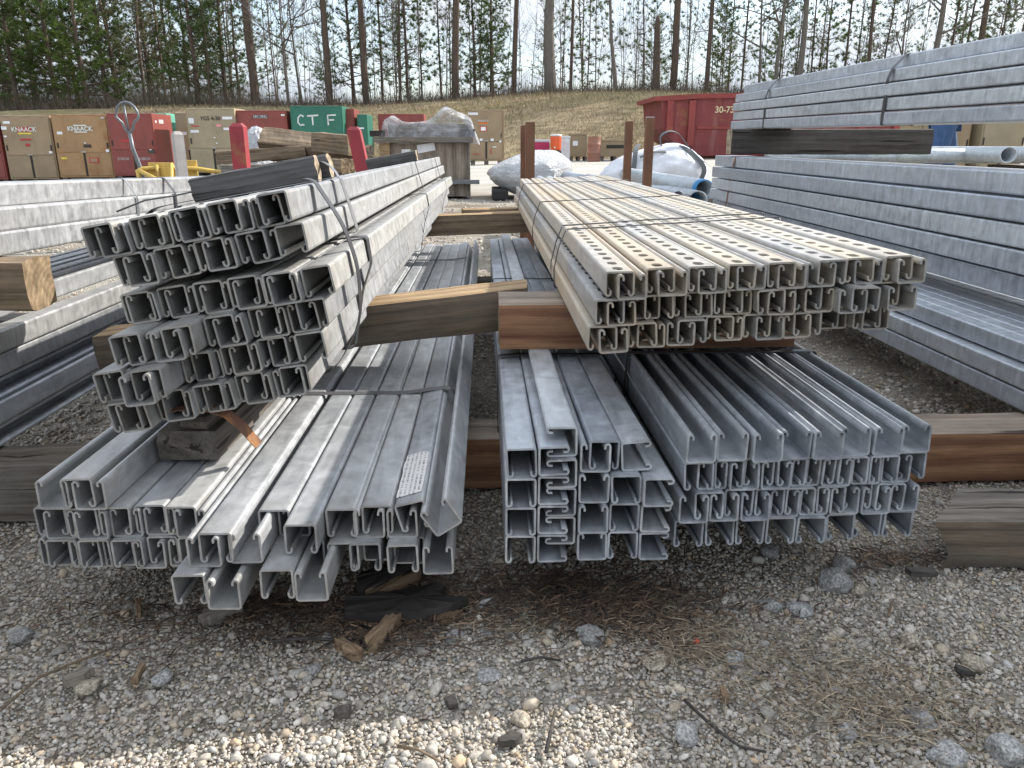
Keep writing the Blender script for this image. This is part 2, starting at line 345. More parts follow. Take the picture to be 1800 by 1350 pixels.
def bank_material():
    m, N, L, P = newmat('dormant_grass_bank')
    g = coords(N, L, (1, 1, 1), False)
    n = noise(N, L, coords(N, L, (1.3, 5, 9), False), 1.0, 8, .7); n2 = noise(N, L, coords(N, L, (.16, .9, 1.2), False), 1.0, 4)
    r = ramp(N, L, n, [(.28, (.17, .125, .075)), (.48, (.32, .25, .16)), (.7, (.44, .36, .24))])
    q = ramp(N, L, n2, [(.42, (0, 0, 0)), (.66, (.55, .55, .55))])
    c = mixc(N, L, q.outputs[0], r.outputs[0], (.20, .185, .07))
    L.new(c, P.inputs['Base Color']); P.inputs['Roughness'].default_value = .95; P.inputs['Specular IOR Level'].default_value = .1
    bump(N, L, P, n, .9, .12); return m
M['bank'] = bank_material()
bm_ = MB(); xs2 = np.linspace(-120, 120, 121); ys2 = np.concatenate([np.linspace(21.6, 31, 26), np.linspace(33, 160, 12)])
V = [(x, y, bank_z(x, y)-.02+.05*math.sin(x*1.7+y*2.1)*math.sin(y*1.3-x*.6) - (0.02 if y < 22.3 else 0)) for y in ys2 for x in xs2]; nx = len(xs2)
bm_.add(V, [(j*nx+i, j*nx+i+1, (j+1)*nx+i+1, (j+1)*nx+i) for j in range(len(ys2)-1) for i in range(nx-1)])
tag(bm_.obj('grass_bank', M['bank'], smooth=True), kind='structure')

# ------------------------------------------------------------------ strut channel
WD = .0413
def strut_path(w, d, t, lipw=.0068, curl=.0085):
    hw = w/2-t/2; r = lipw/2; p = []
    p.append((-hw+lipw, -d/2+curl))
    for k in range(0, 6):                                       # lip curl, from inside round to the leg
        a = -math.pi*k/5; p.append((-hw+r+r*math.cos(a), -d/2+t/2+r+r*math.sin(a)))
    rc = .0032; top = d/2-t/2
    for k in range(0, 4):
        a = math.pi-math.pi/2*k/3; p.append((-hw+rc+rc*math.cos(a), top-rc+rc*math.sin(a)))
    return p+[(-x, z) for x, z in reversed(p)]
def strut_mesh(name, L, w=WD, d=WD, t=.0027, holes=False, seed=0, flare=(0, 0), bow=0.):
    p = strut_path(w, d, t); n = len(p); p = [(x+flare[0 if x < 0 else 1]*(d/2-z), z) for x, z in p]; out, inn = [], []
    for i in range(n):
        a = Vector(p[max(i-1, 0)]); b = Vector(p[min(i+1, n-1)]); tg = (b-a).normalized(); nn = Vector((-tg.y, tg.x))
        out.append(Vector(p[i])+nn*t/2); inn.append(Vector(p[i])-nn*t/2)
    ring = out+list(reversed(inn)); k = len(ring); wi = n//2-1         # web segment: out[wi]->out[wi+1]
    wo = k-1-wi-1
    mb = MB(); rr = random.Random(seed)
    if not holes:
        cuts = [L*i/10 for i in range(11)] if bow else [0, L]
        mb.v = [(q.x+bow*math.sin(math.pi*y/L*1.6+.2), y, q.y+.25*bow*math.sin(math.pi*y/L*2.3)*(y > 0)) for y in cuts for q in ring]
        for c in range(len(cuts)-1): mb.f += [(c*k+i, c*k+(i+1) % k, (c+1)*k+(i+1) % k, (c+1)*k+i) for i in range(k)]
    else:
        mb.v = [(q.x, y, q.y) for y in (0, L) for q in ring]
        mb.f = [(i, (i+1) % k, k+(i+1) % k, k+i) for i in range(k) if i not in (wi, wo)]
        xa, xb = out[wi].x, out[wi+1].x; pitch = .0508; nc = int(L/pitch); y0 = (L-nc*pitch)/2
        hl, hw_ = .0140, .0072
        for zi, z in enumerate((d/2, d/2-t)):
            if zi: xa2, xb2 = inn[wi].x, inn[wi+1].x
            else: xa2, xb2 = xa, xb
            for c in range(nc):
                ya = 0 if c == 0 else y0+c*pitch; yb = L if c == nc-1 else y0+(c+1)*pitch; yc = y0+(c+.5)*pitch
                arc = [(-hw_*math.sin(a), yc+(hl-hw_)+hw_*math.cos(a)) for a in (0, math.pi/6, math.pi/3, math.pi/2)]+[(-hw_*math.sin(a), yc-(hl-hw_)+hw_*math.cos(a)) for a in (math.pi/2, 2*math.pi/3, 5*math.pi/6, math.pi)]
                left = [(0, yb), (xa2, yb), (xa2, ya), (0, ya)]+list(reversed(arc))
                rt = [(0, ya), (xb2, ya), (xb2, yb), (0, yb)]+[(-x, y) for x, y in arc]
                for q in (left, rt): mb.add([(x, y, z) for x, y in q], [tuple(range(len(q)))])
                if not zi:
                    loop = arc+[(-x, y) for x, y in reversed(arc)][1:-1]
                    m_ = len(loop); mb.add([(x, y, d/2) for x, y in loop]+[(x, y, d/2-t) for x, y in loop], [(i, (i+1) % m_, m_+(i+1) % m_, m_+i) for i in range(m_)])
    mb.f += [(i, i+1, k-2-i, k-1-i) for i in range(n-1)]
    kk = (len(cuts)-1)*k if not holes else k
    mb.f += [(kk+i, kk+k-1-i, kk+k-2-i, kk+i+1) for i in range(n-1)]
    mb.m = [0]*len(mb.f)
    me = bpy.data.meshes.new(name); me.from_pydata(mb.v, [], mb.f)
    bm = bmesh.new(); bm.from_mesh(me); bmesh.ops.remove_doubles(bm, verts=bm.verts, dist=1e-5); bmesh.ops.recalc_face_normals(bm, faces=bm.faces); bm.to_mesh(me); bm.free()
    return me
def with_mat(me, mat):
    c = me.copy(); c.materials.append(mat); return c
_s10 = strut_mesh('strut_channel', 3.05); PD = .0352; _p10 = strut_mesh('perforated_channel', 3.05, d=PD, holes=True)
_s20 = strut_mesh('strut_channel_long', 6.1); _d20 = strut_mesh('deep_channel_long', 6.1, d=.0555)
VAR = [strut_mesh('strut_channel', 3.05, flare=f_, bow=b_) for f_, b_ in (((.02, -.01), .0014), ((-.015, .02), -.0012), ((.035, .015), .0008), ((-.01, -.035), -.0016), ((.0, .0), .001))]
PVAR = [strut_mesh('perforated_channel', 3.05, d=PD, holes=True, flare=f_) for f_ in ((.025, -.01), (-.02, .03))]
MESH = {'dusty': with_mat(_s10, M['galv_dusty']), 'plain': with_mat(_s10, M['galv']), 'blue': with_mat(_s10, M['galv_blue']), 'white': with_mat(_s10, M['galv_white']),
        'perf': with_mat(_p10, M['galv_tan']), 'perfw': with_mat(_p10, M['galv_pale']), 'long': with_mat(_s20, M['galv_long']), 'deep': with_mat(_d20, M['galv_long'])}
ORI = {'d': 0, 'u': 180, 'r': 90, 'l': -90}           # way the slot faces: down, up, right, left (turned counter-clockwise as seen from the front)
for key_, base_ in (('dusty', 'galv_dusty'), ('plain', 'galv'), ('blue', 'galv_blue'), ('white', 'galv_white')): MESH[key_] = [MESH[key_]]+[with_mat(v_, M[base_]) for v_ in VAR]
for key_, base_ in (('perf', 'galv_tan'), ('perfw', 'galv_pale')): MESH[key_] = [MESH[key_]]+[with_mat(v_, M[base_]) for v_ in PVAR]
vrnd = random.Random(99)
CH = []
def channel(frame, x, z, y, ori, mesh, info, name='strut_channel', roll=None, yaw=None, tilt=0.):
    """frame 4x4; x,z the section's centre in the frame, y its front end"""
    mm = MESH[mesh]; o = link(name, vrnd.choice(mm) if isinstance(mm, list) else mm)
    a = ORI[ori]+(rnd.gauss(0, .5) if roll is None else roll)
    o.matrix_world = frame @ Matrix.Translation((x, y, z)) @ Matrix.Rotation(rnd.gauss(0, .0010) if yaw is None else yaw, 4, 'Z') @ Matrix.Rotation(tilt, 4, 'X') @ Matrix.Rotation(-R_(a), 4, 'Y')
    CH.append((o, x, ori, info)); return o
def frame(x, y, z, roll=0, yaw=0, tilt=0):
    """roll counter-clockwise seen from the front, degrees; yaw turns the far end right; tilt lifts the far end"""
    return Matrix.Translation((x, y, z)) @ Matrix.Rotation(-R_(yaw), 4, 'Z') @ Matrix.Rotation(R_(tilt), 4, 'X') @ Matrix.Rotation(-R_(roll), 4, 'Y')
h2 = WD/2; NEST = .0032
g = rnd.gauss

# ---- upper left bundle: six rows, rolled down to the left
FB1 = frame(-.38, 1.055, .292, 8.2, .65, 0)
FB1T = frame(-.38, 1.055, .292, 8.2, .65, 0) @ Matrix.Translation((0, 0, .182)) @ Matrix.Rotation(-R_(1.8), 4, 'Y')
def pair_row(F, z, x0, n, pitch, off, yfun, mesh, info, name='strut_channel', single=False, flips=(), d=WD, jit=.0011):
    hz = d/2
    for i in range(n):
        x = x0+i*pitch+h2; y = yfun(i); me = mesh[i] if isinstance(mesh, (list, tuple)) else mesh
        o1, o2 = (off, 0) if i in flips else (0, off)
        channel(F, x+o1+g(0, jit), z+hz+NEST+abs(g(0, .0006)), y+g(0, .004), 'd', me, info, name, roll=g(0, .7))
        channel(F, x+o2+g(0, jit), z+hz+abs(g(0, .0005)), y+g(0, .007), 'u', me, info, name, roll=g(0, .9))
    if single: channel(F, x0+n*pitch+h2, z+hz+NEST, yfun(n), 'd', mesh, info, name)
ST = lambda i: -.012+.006*i
B1 = 'tilted bundle'
pair_row(FB1, .000, -.124, 5, .0515, .0100, lambda i: [-.065, -.03, -.035, -.004, .0][i], 'dusty', (B1, 6), flips=(4,))
pair_row(FB1, .0445, -.130, 5, .0508, .0095, lambda i: [-.060, -.085, -.02, -.018, -.004, 0][i], 'dusty', (B1, 5), single=True, flips=(1,))
pair_row(FB1, .0890, -.095, 5, .0545, .0125, lambda i: [-.062, -.055, -.022, -.008, 0][i], 'dusty', (B1, 4), flips=(1, 4))
pair_row(FB1, .1335, -.100, 5, .0508, .0095, lambda i: [.004, .006, .0, -.004, -.006, 0][i], 'dusty', (B1, 3), single=True)
pair_row(FB1T, .006, -.085, 4, .0537, .0120, ST, 'dusty', (B1, 2), single=True)
pair_row(FB1T, .0505, -.106, 5, .0532, .0117, ST, 'dusty', (B1, 1), flips=(4,))

# ---- upper right bundle: perforated channel
FTR = frame(.150, 1.065, .369, 1.9, 0.2, 0)
TR = 'perforated bundle'
yt = lambda i: [-.02, -.008, .0, .004, .006, .010, .016, .020][i]
T_, W_ = 'perf', 'perfw'; NT = .0380
pair_row(FTR, .000, -.008, 8, .0583, .0150, lambda i: yt(i)+[0, .0, .0, .01, .012, 0, .05, .03][i], [T_, T_, T_, W_, W_, W_, W_, T_], (TR, 3), 'perforated_channel', flips=(2, 5), d=PD, jit=.0006)
pair_row(FTR, NT, .003, 8, .0586, .0155, lambda i: yt(i)+[.0, .012, .01, .012, 0, .006, -.02, .0][i], [T_, W_, W_, W_, T_, W_, W_, W_], (TR, 2), 'perforated_channel', flips=(1, 6), d=PD, jit=.0006)
pair_row(FTR, 2*NT, .018, 8, .0582, .0148, yt, [T_, T_, W_, W_, T_, W_, W_, W_], (TR, 1), 'perforated_channel', flips=(5,), d=PD, jit=.0005)

# ---- lower right bundle: ups, two interlocked rows, downs
FB4 = frame(.264, .952, .112, .1, 0, -.5)
B4 = 'lower right bundle'
P4 = .0437
def yb(i): return -.006+.0035*i+g(0, .004)
for i in range(8):
    channel(FB4, h2+i*P4+(.002 if i == 2 else 0), .0445*2+.0415+h2, yb(i)-.004, 'u', 'blue', (B4, 1), roll=(2.5 if i == 2 else None))
    channel(FB4, h2+i*P4, .0445+.0415+h2+NEST, yb(i), 'd', 'blue', (B4, 2))
    channel(FB4, h2+i*P4-.004, .0415+h2, yb(i), 'u', 'blue', (B4, 3))
    channel(FB4, h2+i*P4-.006, h2, yb(i)+.004, 'd', 'blue', (B4, 4))
    if i < 7:
        channel(FB4, h2+(i+.5)*P4, .0445+.0415+h2, yb(i)+.003, 'u', 'blue', (B4, 2))
        channel(FB4, h2+(i+.5)*P4-.004, .0415+h2+NEST, yb(i)+.003, 'd', 'blue', (B4, 3))

# ---- lower middle bundle: narrow, slots turned every way
FB3 = frame(.022, .928, .105, -.4, 0, -1.5)
B3 = 'narrow middle bundle'
for k in range(4):
    z = k*.0417
    channel(FB3, h2, z+h2, .0+g(0, .003), 'd', 'blue', (B3, 4-k))
    channel(FB3, .0432+h2, z+h2+.003, -.002+g(0, .003), 'r', 'blue', (B3, 4-k))
    if k < 3:
        channel(FB3, .0432+.0115+h2, z+h2+.0235, .010, 'l', 'blue', (B3, 4-k))
        channel(FB3, .0990+h2, z+h2, .004+g(0, .003), 'u', 'blue', (B3, 4-k))
        channel(FB3, .1412+h2, z+h2+.001, .006+g(0, .003), 'd', 'blue', (B3, 4-k))
        channel(FB3, .1838+h2, z+h2, .004+g(0, .003), 'r', 'blue', (B3, 4-k))
channel(FB3, .0432+.0118+h2, 3*.0417+h2+.0232, .018, 'l', 'blue', (B3, 0))
channel(FB3, .1003+h2, 3*.0417+h2+.001, .016, 'u', 'blue', (B3, 0))
channel(FB3, .1130+h2, 3*.0417+h2+NEST+.001, .018, 'd', 'blue', (B3, 0))
channel(FB3, .1560+h2, 3*.0417+h2+.002, .020, 'r', 'blue', (B3, 0), roll=4)

# ---- lower left bundle: two interlocked rows, loose pieces pulled forward
FB2 = frame(0, 0, .111, 0, 0, -.45)
B2 = 'lower left bundle'
Z1, Z2, Z3 = 0, .0447, .0894
def b2(row, x, y, o, z, **k): return channel(FB2, x+h2, z+h2+(NEST if o == 'd' else 0), y, o, 'plain', (B2, row), **k)
for i in range(5):
    b2(3, -.606+.0434*i, .940+g(0, .003), 'u', Z1); b2(3, -.5905+.0434*i, .937+g(0, .003), 'd', Z1)
    b2(2, -.602+.0432*i, .940+g(0, .003), 'd', Z2); b2(2, -.589+.0432*i, .938+g(0, .003), 'u', Z2)
for x, y, o in ((-.389, .840, 'd'), (-.3445, .832, 'u'), (-.3185, .905, 'd'), (-.284, .849, 'd'), (-.2415, .847, 'u'), (-.2625, .93, 'u'), (-.2135, .915, 'd'),
                (-.1845, .912, 'd'), (-.1720, .945, 'u'), (-.1345, .906, 'd'), (-.1290, .935, 'u'), (-.0875, .906, 'u')):
    b2(3, x, y, o, Z1)
for x, y, o in ((-.372, .857, 'u'), (-.3590, .862, 'd'), (-.3235, .865, 'u'), (-.3030, .924, 'd'), (-.2800, .935, 'u'), (-.2590, .881, 'd'), (-.2155, .924, 'd'),
                (-.1790, .926, 'u'), (-.1690, .932, 'd'), (-.1350, .925, 'u')):
    b2(2, x, y, o, Z2)
STICKER_CH = b2(2, -.1215, .928, 'd', Z2+.006, roll=13)
b2(2, -.0820, .905, 'u', Z2+.018, roll=33)
b2(1, -.588, .934, 'u', Z3); b2(1, -.5550, .932, 'd', Z3); b2(1, -.5400, .931, 'u', Z3)

# ---- right stack: three bundles of long channel, far ends at y=4.5
FRS = frame(0, -1.6, 0, 0, 0, 0)
FRU = Matrix.Translation((0, 4.5, .735)) @ Matrix.Rotation(R_(.62), 4, 'X') @ Matrix.Translation((0, -6.1, 0))
FRL = Matrix.Translation((0, 4.5, .2955)) @ Matrix.Rotation(R_(.15), 4, 'X') @ Matrix.Translation((0, -6.1, 0))
RU, RL, RB = 'right stack top bundle', 'right stack middle bundle', 'right stack bottom bundle'
for k in range(4):
    for c in range(5 if k == 0 else 2):  # bottom row widened: unseen columns added to stop sun through the gap
        channel(FRU, 1.383+.0125*(k == 3)+c*.043+h2+g(0, .002), .001+k*.0468+h2, g(0, .012), 'd' if k % 2 else 'u', 'long', (RU, 4-k+1, c), roll=0)
for c in range(2): channel(FRU, 1.436+c*.043+h2, .001+4*.0468+h2, .0, 'd', 'long', (RU, 1, c), roll=0)
for k in range(5):
    for c in range(4 if k == 4 else 5 if k == 0 else 2):  # lowest row has extra unseen columns, put in to shade the ground
        channel(FRL, 1.300+[.012, 0, .004, -.006, .006][k]+c*.0435+h2, k*.0608+.0278, g(0, .02), 'd', 'deep', (RL, 5-k, c), roll=0)
for k in range(3):
    for c in range(9 if k == 2 else 11 if k == 0 else 1):  # lowest row runs far back: unseen columns added against light passing underneath
        channel(FRS, 1.12+[0.01, 0, .03][k]+c*.0435+h2, .113+k*.0455+h2, g(0, .02), 'd', 'long', (RB, 3-k, c), roll=0)

# ---- left stack
FLS = frame(0, -.15, 0, 0, 0, 0)
FLU = Matrix.Translation((0, 1.42, .4625)) @ Matrix.Rotation(-R_(1.6), 4, 'X') @ Matrix.Translation((0, -1.57, 0))
LU, LL = 'left stack top bundle', 'left stack bottom bundle'
for k in range(3):
    for c in range(3 if k == 2 else 4 if k == 0 else 1):
        channel(FLU, -.848-(.026 if k == 2 else 0)-c*.043-h2, k*.0410+h2, 0, 'd', 'white', (LU, 3-k, c), roll=0)
for k, (o, xr) in enumerate((('r', -.905), ('d', -.900), ('r', -.905), ('u', -.895), ('d', -.888), ('u', -.945))):
    channel(FLS, xr-h2, .112+k*.0433+h2, 0, o, 'white' if k > 2 else 'blue', (LL, 6-k, 0), roll=0)  # sunlit upper rows get the bright steel, shade tints the lower rows bluish
for c in (1, 2, 3, 4): channel(FLS, -.945-.043*c-h2, .112+5*.0433+h2, 0, 'u', 'white', (LL, 1, c), roll=0)

# ---- labels for every channel
ORD = 'zeroth first second third fourth fifth sixth seventh eighth ninth tenth eleventh twelfth thirteenth fourteenth fifteenth sixteenth seventeenth eighteenth nineteenth twentieth'.split()
ORD += ['twenty-first', 'twenty-second', 'twenty-third', 'twenty-fourth', 'twenty-fifth']
WAY = {'d': 'slot down', 'u': 'slot up', 'r': 'slot right', 'l': 'slot left'}
rows = {}
for t_ in CH: rows.setdefault(t_[3][:2], []).append(t_)
LOOK = {B1: 'dusty channel', TR: 'perforated tan channel', B4: 'blue-grey channel', B3: 'grey channel', B2: 'galvanized channel'}
GRP = {B1: 'channels of the tilted upper left bundle', TR: 'perforated channels of the upper right bundle', B4: 'channels of the lower right bundle', B3: 'channels of the narrow middle bundle',
       B2: 'channels of the lower left bundle', RU: 'long channels of the right stack', RL: 'long channels of the right stack', RB: 'long channels of the right stack', LU: 'channels of the left stack', LL: 'channels of the left stack'}
NROW = {B1: 6, TR: 3, B4: 4, B3: 4, B2: 3}
def rowname(b, r):
    if b == B3: return 'cap row' if r == 0 else ORD[r]+' main row'
    n = NROW[b]
    return 'top row' if r == 1 else 'bottom row' if r == n else 'middle row' if n == 3 else ORD[r]+' row down'
for (b, r), lst in rows.items():
    if b in LOOK:
        lst.sort(key=lambda t: t[1])
        for i, (o, x, ori, inf) in enumerate(lst):
            tag(o, f"{LOOK[b]} with {WAY[ori]}, {ORD[i+1]} from left, {rowname(b, r)} of {b}", 'channel', GRP[b])
    else:
        for o, x, ori, inf in lst:
            c = inf[2]; face = 'at the outer face' if c == 0 else f"{ORD[c]} behind the outer face"
            tag(o, f"long grey channel, {ORD[r]} layer down, {face}, {b}", 'channel', GRP[b])
STICKER_CH['label'] = 'tilted galvanized channel carrying the white sticker, right end of the lower left bundle'

# ------------------------------------------------------------------ sticker with printed lines, red tag
def sticker_material():
    m, N, L, P = newmat('printed_label')
    t = N.new('ShaderNodeTexCoord'); sp = N.new('ShaderNodeSeparateXYZ'); L.new(t.outputs['Object'], sp.inputs[0])
    w = N.new('ShaderNodeMath'); w.operation = 'MULTIPLY'; w.inputs[1].default_value = 185; L.new(sp.outputs['X'], w.inputs[0])
    fr = N.new('ShaderNodeMath'); fr.operation = 'FRACT'; L.new(w.outputs[0], fr.inputs[0])
    gt = N.new('ShaderNodeMath'); gt.operation = 'GREATER_THAN'; gt.inputs[1].default_value = .55; L.new(fr.outputs[0], gt.inputs[0])
    n = noise(N, L, coords(N, L, (60, 420, 1), False), 1.0, 2); g2 = N.new('ShaderNodeMath'); g2.operation = 'GREATER_THAN'; g2.inputs[1].default_value = .50; L.new(n, g2.inputs[0])
    mu = N.new('ShaderNodeMath'); mu.operation = 'MULTIPLY'; L.new(gt.outputs[0], mu.inputs[0]); L.new(g2.outputs[0], mu.inputs[1])
    m3 = N.new('ShaderNodeMath'); m3.operation = 'MULTIPLY'; m3.inputs[1].default_value = .8; L.new(mu.outputs[0], m3.inputs[0])
    c = mixc(N, L, m3.outputs[0], (.62, .60, .57), (.10, .09, .10)); L.new(c, P.inputs['Base Color']); P.inputs['Roughness'].default_value = .6; return m
M['sticker'] = sticker_material()
mb = MB(); rr = random.Random(3); Lp = .150; edge = [(-.0155, 0)]+[(-.0155+rr.uniform(-.001, .001), Lp*k/9) for k in range(1, 9)]+[(-.015, Lp), (.004, Lp+.004), (.0135, Lp-.002)]+[(.0145+rr.uniform(-.0015, .001), Lp*(1-k/9)) for k in range(1, 9)]+[(.013, .004)]
mb.add([(x, y, 0) for x, y in edge]+[(x, y, -.0004) for x, y in edge], [tuple(range(len(edge))), tuple(range(2*len(edge)-1, len(edge)-1, -1))]+[(i, (i+1) % len(edge), len(edge)+(i+1) % len(edge), len(edge)+i) for i in range(len(edge))])
st = mb.obj('paper_sticker', M['sticker'])
st.matrix_world = STICKER_CH.matrix_world @ Matrix.Translation((0, .022, h2+.0012)) @ Matrix.Diagonal((1.2, 1, 1, 1))
tag(st, 'torn white paper sticker with rows of small print on the tilted channel', 'sticker')
M['redtag'] = flat('red_film', (.33, .015, .02), .4)
mb = MB(); mb.prism([(-.013, -.012), (.006, -.015), (.014, -.002), (.003, .017), (-.012, .014), (-.006, .002)], 0, .0012)
o = mb.obj('red_tag', M['redtag'], loc=(.150+.2945, 1.125, .396), rot=(R_(8), 0, R_(14))); tag(o, 'dark red scrap of film inside a bottom row perforated channel', 'tag')

# ------------------------------------------------------------------ timbers
def timber(name, L, w, h, mat, endmat, loc, rotz=0, roll=0, label='', seed=1, top=None, rough=.0022, group=None, cut=0., pitch=0., shear=0.):
    """length along local x from 0 to L, w along y, h up; ragged a little"""
    bm = bmesh.new(); nx_ = max(6, int(L/.03)); rr = random.Random(seed); ny, nz_ = 4, 3
    ring = [(j/ny*w, 0) for j in range(ny)]+[(w, k/nz_*h) for k in range(nz_)]+[(w-j/ny*w, h) for j in range(ny)]+[(0, h-k/nz_*h) for k in range(nz_)]
    c = .004; vs = []
    ph = [rr.uniform(0, 6.28) for _ in range(8)]
    rows_ = []
    for i in range(nx_+1):
        x = L*i/nx_; row = []
        for j, (a, b) in enumerate(ring):
            ca, cb = w/2, h/2; q = Vector((a-ca, b-cb))
            if (abs(a) < 1e-6 or abs(a-w) < 1e-6) and (abs(b) < 1e-6 or abs(b-h) < 1e-6): q *= (1-c*1.2/q.length) if i % 1 == 0 else 1
            n_ = rough*(math.sin(x*7+ph[j % 8])*.5+math.sin(x*23+ph[(j*3) % 8])*.3+rr.uniform(-.4, .4))
            q *= 1+n_/max(.02, q.length)
            xx = x + ((cut*(1-(b/h)) + shear*(a/w)) if i == 0 else shear*(a/w)*max(0, 1-x/.3) if shear else 0) + (rr.uniform(-1, 1)*rough if i in (0, nx_) else 0)
            row.append(bm.verts.new((xx, q.x+ca, q.y+cb)))
        rows_.append(row)
    k = len(ring)
    for i in range(nx_):
        for j in range(k):
            f = bm.faces.new((rows_[i][j], rows_[i][(j+1) % k], rows_[i+1][(j+1) % k], rows_[i+1][j]))
            if top is not None and ny+nz_ <= j < 2*ny+nz_: f.material_index = 2
    for rw_ in (rows_[0], rows_[-1]):
        cc = bm.verts.new(sum((v.co for v in rw_), Vector())/k)
        for j in range(k): bm.faces.new((rw_[j], rw_[(j+1) % k], cc)).material_index = 1
    bmesh.ops.recalc_face_normals(bm, faces=bm.faces)
    me = bpy.data.meshes.new(name); bm.to_mesh(me); bm.free()
    for m in (mat, endmat)+((top,) if top is not None else ()): me.materials.append(m)
    o = link(name, me, None, loc); o.rotation_euler = Euler((roll, pitch, rotz)); tag(o, label, 'timber', group); return o
timber('timber', 2.55, .127, .108, M['wood_red'], M['end_tan'], (-.36, 1.386, .001), 0, label='long reddish timber on the gravel under the lower bundles', seed=2, top=M['wood_redtop'])
timber('timber', 1.15, .13, .108, M['wood_grey'], M['end_dark'], (-1.55, 1.25, .001), R_(1.5), label='weathered grey timber on the ground at far left, under the lower left bundle', seed=4, rough=.005)
timber('timber', 1.0, .135, .088, M['wood_umber'], M['wood_umber'], (.705, 1.072, -.006), R_(-2), label='grey weathered sleeper with slanted end lying in gravel at the right', seed=5, top=M['wood_grey'], cut=.045, rough=.003, shear=.115)
timber('timber_block', .56, .150, .0885, M['wood_red'], M['end_tan'], (.024, 1.395, .281), 0, label='red grained timber block with pale top under the perforated bundle', seed=6, top=M['wood_redtop'], rough=.001)
timber('timber', .90, .12, .088, M['wood_umber'], M['end_dark'], (-.80, 1.56, .188), 0, label='cracked brown timber sloping down to the left under the tilted bundle', seed=7, top=M['wood_tan'], rough=.002, pitch=-R_(6.2))  # tan upper face holds the sunlight on the timber as colour
timber('timber', 1.6, .09, .088, M['wood_brown'], M['end_tan'], (-.72, 3.30, .262), 0, label='brown timber under the far end of the tilted bundle', seed=8, top=M['wood_tan'], pitch=-R_(2))  # top painted tan as if sunlit
timber('timber', 1.2, .09, .088, M['wood_brown'], M['end_tan'], (-.10, 3.62, .281), R_(9), label='sunlit brown timber behind another timber, between the two upper bundles', seed=9, top=M['wood_tan'])  # sunlight on the upper face is put into its tan
timber('timber', 2.0, .12, .085, M['wood_grey'], M['end_dark'], (-.9, 3.35, .0), 0, label='grey timber on the ground under the far ends of the lower bundles', seed=19)
timber('timber_block', 1.1, .09, .0885, M['wood_brown'], M['end_tan'], (-.785, 1.42, .374), math.pi, label='square cut timber between the two left bundles, pale sawn end showing', seed=10)
timber('timber', 1.03, .11, .127, M['wood_dark'], M['end_pale'], (1.285, 4.16, .603), R_(-4), label='dark timber with pale end between the top and middle right bundles', seed=11)
timber('timber', 1.1, .11, .084, M['wood_dark'], M['end_pale'], (1.36, .25, .594), R_(-2), label='dark timber carrying the near part of the top right bundle', seed=12)
timber('timber', 1.0, .09, .046, M['wood_dark'], M['end_dark'], (1.18, 3.9, .2475), 0, label='thin dark batten under the far end of the middle right bundle', seed=13)
timber('timber', 1.0, .09, .044, M['wood_dark'], M['end_dark'], (1.18, .4, .2475), 0, label='thin dark batten under the near end of the middle right bundle', seed=14)
timber('timber', 1.1, .12, .11, M['wood_dark'], M['end_dark'], (1.05, 3.9, .0), 0, label='dark timber on the ground under the far end of the right stack', seed=15)
timber('timber', 1.1, .12, .11, M['wood_dark'], M['end_dark'], (-1.9, 2.5, .0), 0, label='dark timber on the ground under the left stack', seed=16)
# two short offcuts standing side by side on the lower left bundle
timber('wood_offcut', .088, .30, .046, M['wood_off'], M['wood_off'], (-.489, 1.078, .2005), R_(-2), label='short dark wood block on the lower left bundle, left of two', seed=21, rough=.002)
timber('wood_offcut', .040, .34, .020, M['wood_off'], M['wood_off'], (-.4535, 1.082, .2475), R_(-4), label='narrow dark strip of wood on top of the short block', seed=22, rough=.002)
# boards on top of the tilted bundle
mtop = FB1T @ Matrix.Translation((0, 0, .0965))
def on_top(o, x, y, z, rz=0): o.matrix_world = mtop @ Matrix.Translation((x, y, z)) @ Matrix.Rotation(rz, 4, 'Z')
o = timber('board', .245, .038, .047, M['wood_wet'], M['end_pale'], (0, 0, 0), label='dark wet board standing on edge on the tilted bundle, nearer of two', seed=23); on_top(o, -.148, .49, 0, R_(1)); o['category'] = 'board'
o = timber('board', .255, .038, .047, M['wood_wet'], M['end_pale'], (0, 0, 0), label='dark wet board on the tilted bundle, right behind the nearer one', seed=24); on_top(o, -.143, .545, 0, R_(0)); o['category'] = 'board'
o = timber('board', .22, .060, .044, M['wood_wet'], M['end_pale'], (0, 0, 0), label='small dark board on the far end of the tilted bundle', seed=25); on_top(o, -.115, 2.42, 0, R_(0)); o['category'] = 'board'

# ------------------------------------------------------------------ straps and wires
def round_loop(pts, r=.006, seg=4):
    """closed convex path with rounded corners in a plane (x,z)"""
    out = []; n = len(pts)
    for i in range(n):
        p0, p1, p2 = Vector(pts[i-1]), Vector(pts[i]), Vector(pts[(i+1) % n]); a = (p0-p1).normalized(); b = (p2-p1).normalized()
        rr_ = min(r, (p0-p1).length*.4, (p2-p1).length*.4)
        q0, q2 = p1+a*rr_, p1+b*rr_
        for k in range(seg+1):
            t = k/seg; out.append((1-t)**2*q0+2*t*(1-t)*p1+t*t*q2)
    return out
def strap(F, loop, y, w, mat, label, name='steel_strap', skew=0., t=.0011, r=.006, sub=True):
    pts = round_loop(loop, r)
    P = [F @ Vector((p.x, y+skew*(p.y), p.y)) for p in pts]
    mb = MB(); mb.ribbon(P, F.to_3x3() @ Vector((0, 1, 0)), w, t, True); o = mb.obj(name, M[mat], smooth=False); tag(o, label, 'strap', 'steel straps round the bundles'); return o
